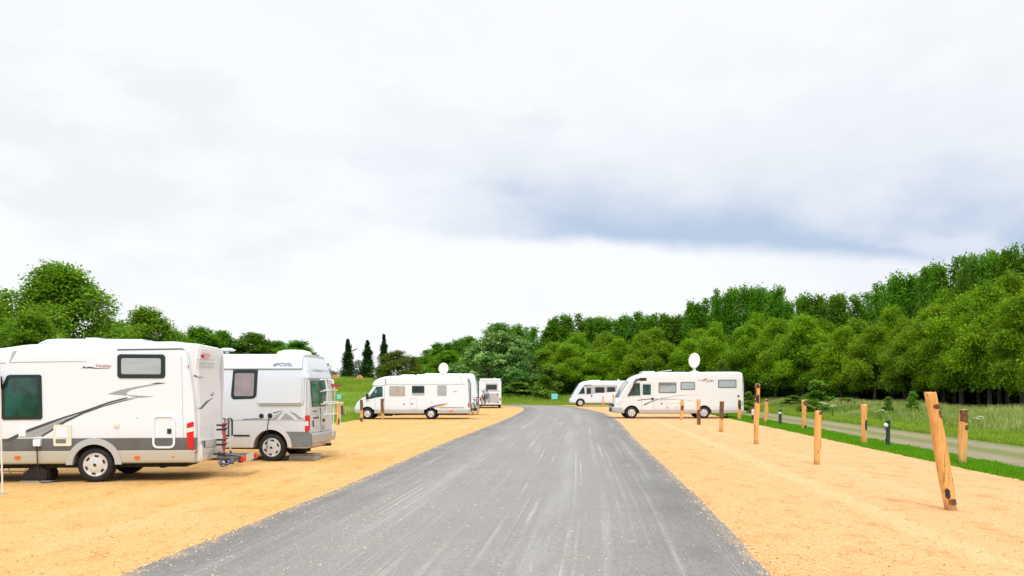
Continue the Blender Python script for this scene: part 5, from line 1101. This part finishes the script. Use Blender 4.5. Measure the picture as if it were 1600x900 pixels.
# ladder and bike at its rear
lad = MB()
for yy in (.35, .7): lad.tube([(L_-.25, yy, 2.45), (L_-.02, yy, 2.42), (L_+.06, yy, 2.1), (L_+.08, yy, .7)], .02, 6)
for k in range(5): lad.tube([(L_+.07, .35, .95+.3*k), (L_+.07, .7, .95+.3*k)], .016, 6)
lad.build('ladder', M['ladder'], b.root)
b.plate('tail_lamp', [(L_-.07, .75), (L_, .75), (L_, 1.0), (L_-.07, 1.0)], -.05, .02, M['red'], bevel=.006)
def bicycle(loc, rz, label, cm, sc_=1., group='bicycles on rear racks'):
    r_ = empty('bicycle', loc, rz, label, 'bicycle', group); w_ = .33*sc_; wb = 1.02*sc_
    for x in (0, wb):
        mb = MB(); n = 22
        ring = [(x+w_*math.cos(2*math.pi*k/n), 0, w_+w_*math.sin(2*math.pi*k/n)) for k in range(n+1)]; mb.tube(ring, .022, 6); wh = mb.build('wheel', M['rubber'], r_)
        mb = MB()
        for k in range(9): a = math.pi*k/9; mb.tube([(x-w_*.96*math.cos(a), 0, w_-w_*.96*math.sin(a)), (x+w_*.96*math.cos(a), 0, w_+w_*.96*math.sin(a))], .004, 4)
        mb.build('spokes', M['chrome'], wh)
    mb = MB(); bb_ = (.42*sc_, 0, .3*sc_); st_ = (.28*sc_, 0, .85*sc_); hd_ = (.82*sc_, 0, .88*sc_)
    for a, c_ in (((0, 0, w_), bb_), ((0, 0, w_), (.31*sc_, 0, .75*sc_)), (bb_, st_), (bb_, (.84*sc_, 0, .8*sc_)), ((.3*sc_, 0, .78*sc_), hd_), ((wb, 0, w_), hd_)): mb.tube([a, c_], .02, 6)
    mb.build('frame', M[cm], r_)
    mb = MB(); mb.tube([hd_, (.8*sc_, 0, 1.02*sc_)], .015, 6); mb.tube([(.78*sc_, -.27*sc_, 1.03*sc_), (.82*sc_, 0, 1.02*sc_), (.78*sc_, .27*sc_, 1.03*sc_)], .015, 6); mb.build('handlebar', M['black'], r_)
    mb = MB(); mb.box((.16*sc_, -.07, .87*sc_), (.42*sc_, .07, .92*sc_)); mb.build('saddle', M['black'], r_, .025, 3)
    return r_
def on(vh, x, y, z): p = vh.o+vh.ax*x+vh.ny*y; return (p.x, p.y, z)
bicycle(on(b, L_+.2, .55, .34), R(75), 'bicycle carried low on the rear of the half-integrated motorhome with the round dish', 'plastic_grey', .95)

# ---- second motorhome behind it
c2 = Vehicle('motorhome', 'white motorhome half hidden behind the one with the round dish, its bike rack showing', 'motorhome', 700, 56.5, 0, 2.25)
P = c2.P; xr = P(746, 640)[0]; x0_ = xr-6.6
hi_c = interp([(x0_, .9), (x0_+1.0, 1.25), (x0_+1.6, 2.2), (x0_+2.1, 2.75), (x0_+3, 2.96), (P(735, 584)[0], P(735, 583.8)[1]), (P(739.5, 585)[0], P(739.5, 585)[1]), (P(742, 588)[0], P(742, 588.5)[1]), (P(744.5, 600)[0], P(744, 600)[1]), (xr, 1.2)])
c2.inset = lambda x: .2*max(0, (x0_+1.3-x)/1.3)**1.6
arcs = [(x0_+1.0, .35, .43), (xr-1.9, .35, .43)]; ex = [e for a in arcs for e in around(a[0], a[2])]
c2.loft('body', M['white'], steps(x0_, xr, .12, ex), arched(lambda x: .5, arcs), hi_c, rt=.12, rb=.05)
c2.wheel(x0_+1.0, .335, .1, holes=5); c2.wheel(xr-1.9, .335, .1, holes=5); c2.under(x0_+.3, xr-.1, .3, .6)
c2.window(712, 600, 724, 611, 'plastic_grey', 'glass', .04, .05)
c2.plate('tail_lamp', [(xr-.1, .75), (xr-.01, .75), (xr-.03, 1.2), (xr-.1, 1.2)], -.05, .02, M['red'], bevel=.006)
mb = MB(); mb.box((xr-.02, .05, .45), (xr+.12, 2.2, .68)); mb.build('rear_bumper', M['skirt_grey'], c2.root, .03)
mb = MB(); mb.prism([(xr-.12, .5, 1.75), (xr-.03, .5, 1.2), (xr+.02, .5, 1.2), (xr-.07, .5, 1.75)], [(xr-.12, 1.75, 1.75), (xr-.03, 1.75, 1.2), (xr+.02, 1.75, 1.2), (xr-.07, 1.75, 1.75)]); mb.build('rear_window', M['glass'], c2.root, .01)
mb = MB(); mb.tube([(P(733, 582)[0], .3, 2.98), (P(738, 583)[0], .3, 3.02), (P(742, 587)[0], .3, 2.85), (xr+.02, .3, 2.2)], .025, 6); mb.tube([(P(733, 582)[0], .7, 2.98), (P(738, 583)[0], .7, 3.02), (P(742, 587)[0], .7, 2.85), (xr+.02, .7, 2.2)], .025, 6)
for k in range(5): mb.tube([(xr+.03, .3, .9+.35*k), (xr+.03, .7, .9+.35*k)], .018, 6)
mb.tube([(xr+.02, .3, 2.2), (xr+.06, .3, .7)], .022, 6); mb.tube([(xr+.02, .7, 2.2), (xr+.06, .7, .7)], .022, 6); mb.build('ladder', M['ladder'], c2.root)
bicycle(on(c2, xr+.3, .7, .75), R(80), 'bicycle standing on the rear rack of the half hidden motorhome, left one', 'bollard', 1.0)
bicycle(on(c2, xr+.55, .6, .85), R(80), 'bicycle standing on the rear rack of the half hidden motorhome, right one', 'decal_blue', 1.0)

# ---- the boxy motorhome at the end of the left bays: we look at its tail
e = Vehicle('motorhome', 'far boxy motorhome showing its tail with a wide rear window', 'motorhome', 748.5, 78, 2, 2.25)
W0 = 2.17; zt_ = 2.76
mb = MB(); pr_ = rrect(0, .36, W0, zt_-.05, .09, 4)
mb.prism([(x, 0, z) for x, z in pr_], [(x, 6.3, z) for x, z in pr_]); bo = mb.build('body', M['white'], e.root, .04, 3)
def fr(name, px0, py0, px1, py1, m, t=.02, r=.04, parent=None, bev=.004):
    x0, z1 = e.P(px0, py0); x1, z0 = e.P(px1, py1); o_ = rrect(x0, z0, x1, z1, r); return MB().prism([(x, .01, z) for x, z in o_], [(x, -t, z) for x, z in o_]).build(name, M[m], parent or e.root, bev)
E8 = lambda x, y: (660+x/8.571, 560+y/8.571)
f_ = fr('rear_window', *E8(845, 335), *E8(1010, 432), 'skirt_grey', .02); fr('pane', *E8(855, 352), *E8(995, 418), 'glass', .03, .03, f_)
fr('waist_line', *E8(800, 434), *E8(1040, 442), 'skirt_grey', .012, .01); g_ = fr('rear_hatch', *E8(888, 468), *E8(1022, 592), 'skirt_grey', .018, .03)
for q in ((1012, 486), (1012, 588)): x_, z_ = e.P(*E8(*q)); mb = MB(); mb.lathe([(0, -.035), (.07, -.03), (.07, 0)], (x_, 0, z_), 'y', 10); mb.build('latch', M['black'], e.root)
fr('roof_cap', *E8(770, 268), *E8(1048, 300), 'white', .03, .08)
mb = MB(); mb.box((.25, .5, zt_-.06), (1., 1.2, zt_+.1)); mb.build('roof_light', M['white'], e.root, .03); mb = MB(); mb.box((1.4, .4, zt_-.06), (1.6, .6, zt_+.2)); mb.build('roof_vent', M['white'], e.root, .03)
for x_ in (.12, W0-.12):
    for y_ in (1.9, 5.2): mb = MB(); mb.lathe([(.34, -.1), (.36, -.06), (.36, .06), (.34, .1)], (x_, y_, .36), 'x', 20); mb.build('wheel', M['rubber'], e.root)
mb = MB(); mb.box((.15, .3, .24), (W0-.15, 6, .4)); mb.build('chassis', M['under'], e.root); mb = MB(); mb.tube([(1.35, .2, .7), (1.35, .2, 0)], .03, 6); mb.build('steady_leg', M['black'], e.root)
for x_ in (.06, W0-.18): mb = MB(); mb.box((x_, -.03, .75), (x_+.12, .01, 1.05)); mb.build('tail_lamp', M['red'], e.root, .01)

# ---- A-class motorhomes on the right
def aclass(v, top, bot, wxs, wr, skirt, mk, sk):
    xs_ = sorted(v.P(*q) for q in top); hi_ = interp(xs_); L_ = xs_[-1][0]; x0 = xs_[0][0]
    arcs = [(x, wr, wr+.09) for x in wxs]; ex = [q for a in arcs for q in around(a[0], a[2])]+[q[0] for q in xs_]
    v.inset = lambda x: .34*max(0, (x0+1.5-x)/1.5)**1.8
    lo_ = lambda x: skirt
    v.loft('body', M[mk], steps(x0, L_, .12, ex), arched(skirt, arcs), hi_, rt=.12, rb=.004)
    cuts = [x0+.02]+[q for x in wxs for q in (x-wr-.09, x+wr+.09)]+[L_]
    bo_ = interp([(x0, bot+.16), (x0+.55, bot+.0), (L_-.1, bot), (L_, bot+.03)])
    for a, e_ in zip(cuts[::2], cuts[1::2]): v.loft('side_skirt', M[sk], steps(a, e_, .15), bo_, lambda x: skirt, rt=.01, rb=.04, camber=0, nz=3, yoff=.008)
    for x in wxs: v.wheel(x, wr, .08, holes=6, hub=.64)
    v.under(x0+.6, L_-.2, .3, skirt)
    for x in wxs: MB().box((x-.42, .32, .38), (x+.42, v.W-.32, .85)).build('axle', M['under'], v.root)
    return hi_, x0, L_
k = Vehicle('motorhome', 'big cream white integrated motorhome with oval satellite dish and drooping mirror arm', 'motorhome', 960.5, 49.6, 0.5, 2.27)
top = [(960.3, 645), (960.5, 636), (961.5, 631), (964, 626), (967.5, 621.5), (971, 615), (975, 608), (981, 599.5), (985, 594.5), (989.5, 590.3), (995, 587), (1003, 584.2), (1012, 582.6), (1021, 581.8), (1060, 581.6), (1153, 581), (1157, 581.5), (1160, 583.5), (1161.5, 588), (1162, 600), (1161.3, 640)]
zs = k.P(1050, 640.5)[1]
hi_k, x0, L_ = aclass(k, top, k.P(1050, 646)[1], [k.P(987.3, 650)[0], k.P(1100.5, 650)[0]], .365, zs, 'cream', 'skirt_warm')
P = k.P
k.shield(M['screen'], hi_k, P(967.5, 620)[0], P(984, 596)[0], .08, .08)
k.plate('cab_window', k.Ps([(980.5, 618.6), (985, 610), (991, 599), (999.5, 598.3), (1000.3, 617.4)]), -.02, .06, M['teal'], bevel=.005)
x0_, z1_ = P(1002.3, 599.5); x1_, z0_ = P(1020.5, 645.5)
dr = k.plate('cab_door', rrect(x0_, max(z0_, zs+.01), x1_, z1_, .06), -.01, .006, M['cream']); ringplate(k, 'door_seal', x0_-.01, max(z0_, zs), x1_+.01, z1_+.01, .06, .018, .009, M['skirt_warm'], dr)
x0_, z1_ = P(1004.2, 600.5); x1_, z0_ = P(1017, 617); k.plate('pane', rrect(x0_, z0_, x1_, z1_, .04), .0, .014, M['teal'], dr)
xb, zb = P(1019.5, 623.3); mb = MB(); mb.lathe([(0, -.03), (.08, -.03), (.09, .01)], (xb, 0, zb), 'y', 14); mb.build('handle', M['black'], dr)
for (a, b_, c_, d_, gm) in ((1029, 597.5, 1056.8, 614, 'blind'), (1063.3, 596.8, 1086, 609, 'blind'), (1122, 593.2, 1150.7, 606, 'blind')): k.window(a, b_, c_, d_, 'plastic_grey', gm, .06, .05)
x0_, z1_ = P(1030.2, 599.2); x1_, z0_ = P(1055.7, 602.4); k.plate('raised_flap', rrect(x0_, z0_, x1_, z1_, .03), .02, .03, M['plastic_grey'])
Pm = P(1004, 593.2); k.plate('side_marker_panel', k.Ps([(998, 592), (1000, 590.5), (1010.2, 590.3), (1010.2, 594.8), (999, 595.2)]), -.02, .02, M['black'], bevel=.006)
mb = MB(); a1, a2, a3, a4 = [P(*q) for q in ((1000, 592.5), (994, 593.5), (990.5, 597.5), (989.3, 602))]; mb.tube([(a1[0], .05, a1[1]), (a2[0], -.08, a2[1]), (a3[0], -.16, a3[1]), (a4[0], -.18, a4[1])], [.05, .05, .045, .04], 8)
ma = mb.build('mirror_arm', M['black'], k.root); q0 = P(989.8, 605); mb = MB(); mb.box((q0[0]-.07, -.3, q0[1]-.2), (q0[0]+.07, -.08, q0[1]+.2)); mb.build('mirror', M['black'], ma, .04, 3)
K7 = lambda L: [(1000+x/7.2, 540+y/7.2) for x, y in L]; K8 = lambda L: [(880+x/8.571, 560+y/8.571) for x, y in L]
decal(k, 'trim_line', [K7([(-28, 614), (20, 604), (140, 594), (140, 602), (20, 613), (-30, 621)]), K7([(30, 668), (80, 644), (130, 625), (200, 609), (140, 629), (85, 655), (60, 670)]), K7([(160, 598), (300, 598), (460, 604), (300, 603), (160, 603)])], .012)
decal(k, 'decal_grey', [K7([(140, 620), (220, 596), (330, 574), (450, 558), (680, 548), (450, 563), (330, 579), (220, 602)]), K7([(480, 606), (560, 616), (640, 632), (560, 620)])], .005)
decal(k, 'decal_red', [K7([(700, 402), (735, 368), (755, 372), (740, 388), (712, 404)])], .006)
x_, z_ = P(*K7([(690, 388)])[0]); text('cart', .19, M['decal_grey'], k.root, (x_-.05, -.004, z_), (R(90), 0, 0), sx=1.2); x_, z_ = P(*K7([(792, 392)])[0]); text('hago', .19, M['trim_line'], k.root, (x_, -.004, z_), (R(90), 0, 0), sx=1.3)
decal(k, 'decal_red', [K7([(732, 408), (772, 408), (772, 413), (732, 413)])], .004)
for q in ((243, 652), (315, 695), (415, 695)): xb, zb = P(*K7([q])[0]); mb = MB(); mb.lathe([(0, -.02), (.045, -.02), (.05, .01)], (xb, 0, zb), 'y', 12); mb.build('lock', M['black' if q[0] < 300 else 'skirt_grey'], k.root)
xb, zb = P(*K7([(1107, 567)])[0]); mb = MB(); mb.lathe([(0, -.03), (.06, -.03), (.065, .01)], (xb, 0, zb), 'y', 12); mb.build('outlet', M['black'], k.root)
x0_, z1_ = P(1022, 626); x1_, z0_ = P(1041, 640.2); ringplate(k, 'locker_door', x0_, z0_, x1_, z1_, .03, .014, .005, M['skirt_warm']); x0_, z1_ = P(1042, 630); x1_, z0_ = P(1063, 640.2); ringplate(k, 'locker_door', x0_, z0_, x1_, z1_, .03, .014, .005, M['skirt_warm'])
# headlamp, grille and bumper of the nose
hl = [P(*q) for q in K8([(735, 610), (760, 590), (800, 555), (808, 570), (770, 605), (748, 618)])]; lo = [(x, k.inset(x)-.015, z) for x, z in hl]; mb = MB(); mb.prism([(x, k.inset(x)+.05, z) for x, z in hl], lo); mb.build('headlamp', M['lampwhite'], k.root, .006)
k.loft('bumper', M['skirt_grey'], steps(x0-.1, x0+.5, .08), lambda x: .34+.1*max(0, x0+.3-x), lambda x: .72, rt=.06, rb=.06, camber=0, yoff=.012); mb = MB(); zb = .5; mb.box((x0-.13, .55, .42), (x0-.05, k.W-.55, .62)); mb.build('grille', M['black'], k.root, .01)
mb = MB(); mb.box((x0-.135, .4, .78), (x0-.0, k.W-.4, .92)); mb.build('upper_grille', M['black'], k.root, .02)
k.plate('tail_lamp', [(L_-.14, .8), (L_-.04, .8), (L_-.04, 1.1), (L_-.14, 1.1)], -.05, .012, M['skirt_warm'], bevel=.006)
zr = hi_k(P(1060, 581)[0])
mb = MB(); xa, xb = P(1006, 581)[0], P(1026, 581)[0]; mb.box((xa, .5, zr-.1), (xb, 1.7, zr+.07)); mb.build('roof_hatch', M['white'], k.root, .03)
mb = MB(); xa, xb = P(1031, 581)[0], P(1052, 581)[0]; mb.prism([(xa, .5, zr+.02), (xb, .5, zr+.1), (xb, .5, zr+.16), (xa+.1, .5, zr+.07)], [(xa, 1.2, zr+.02), (xb, 1.2, zr+.1), (xb, 1.2, zr+.16), (xa+.1, 1.2, zr+.07)]); mb.build('open_roof_light', M['lampwhite'], k.root, .01)
for a, b_ in ((1056, 1074), (1108, 1128), (1130, 1150)): mb = MB(); xa, xb = P(a, 581)[0], P(b_, 581)[0]; mb.box((xa, .45, zr+.02), (xb, 1.4, zr+.075)); mb.build('solar_panel', M['plastic_grey'], k.root, .01)
xd, zd = P(1085, 563.5, .9); k.dish(xd, .9, hi_k(xd)-.0, zd, .36, .5, R(-22))
for yy in (.4, 1.8): MB().tube([(P(1139, 646)[0], yy, .5), (P(1139, 646)[0], yy, 0)], .035, 8).build('steady_leg', M['black'], k.root)
# the further one
f = Vehicle('motorhome', 'far white integrated motorhome with dark side windows, partly hidden by the nearer cream one', 'motorhome', 893, 86.5, 0, 2.25)
F8 = lambda L: [(880+x/8.571, 560+y/8.571) for x, y in L]
top = F8([(105, 600), (103, 560), (108, 535), (125, 495), (160, 430), (200, 370), (230, 335), (270, 312), (340, 300), (500, 300), (720, 300), (1000, 298)]) 
hi_f, x0, L_ = aclass(f, top, f.P(920, 630.5)[1], [f.P(907, 630)[0], f.P(965, 630)[0]], .4, f.P(920, 628.5)[1], 'white', 'skirt_grey')
f.shield(M['screen'], hi_f, f.P(895.5, 615)[0], f.P(905, 600)[0], .1, .1)
P = f.P
f.plate('window_band', f.Ps(F8([(290, 375), (330, 360), (725, 358), (715, 445), (450, 466), (300, 490), (300, 400)])), -.02, .008, M['skirt_grey'])
f.plate('cab_window', f.Ps(F8([(205, 475), (250, 400), (280, 385), (290, 470)])), -.02, .06, M['teal'], bevel=.005)
o = f.plate('door_window', f.Ps(F8([(316, 396), (372, 396), (372, 474), (316, 474)])), .0, .016, M['glass'])
for q in ([(428, 386), (552, 386), (552, 460), (428, 460)], [(588, 384), (696, 384), (696, 447), (588, 450)]): w_ = f.plate('window', f.Ps(F8(q)), .0, .016, M['frame'], bevel=.004); c_ = F8(q); cx = sum(a for a, b_ in c_)/4; cy = sum(b_ for a, b_ in c_)/4; f.plate('pane', f.Ps([(cx+(a-cx)*.9, cy+(b_-cy)*.86) for a, b_ in c_]), .014, .022, M['glass'], w_)
decal(f, 'trim_line', [F8([(330, 362), (270, 376), (255, 420), (262, 378), (290, 358), (380, 352), (380, 360)])], .02, 'mirror_trim')
xb, zb = P(*F8([(382, 502)])[0]); mb = MB(); mb.box((xb-.06, -.03, zb-.12), (xb+.06, .01, zb+.12)); mb.build('door_handle', M['black'], f.root, .01)
mp = P(*F8([(268, 430)])[0]); f.mirror(mp[0], .05, mp[1], sz=(.14, .22, .5))
mb = MB(); zr = hi_f(P(940, 595)[0]); mb.box((P(921, 595)[0], .5, zr-.02), (P(938, 595)[0], 1.6, zr+.08)); mb.build('roof_light', M['white'], f.root, .03); mb = MB(); mb.box((P(966, 595)[0], .5, zr-.02), (P(969, 595)[0], .8, zr+.18)); mb.build('roof_vent', M['white'], f.root, .03)
f.loft('bumper', M['white'], steps(x0-.1, x0+.4, .08), lambda x: .42, lambda x: .85, rt=.06, rb=.06, camber=0, yoff=.01)
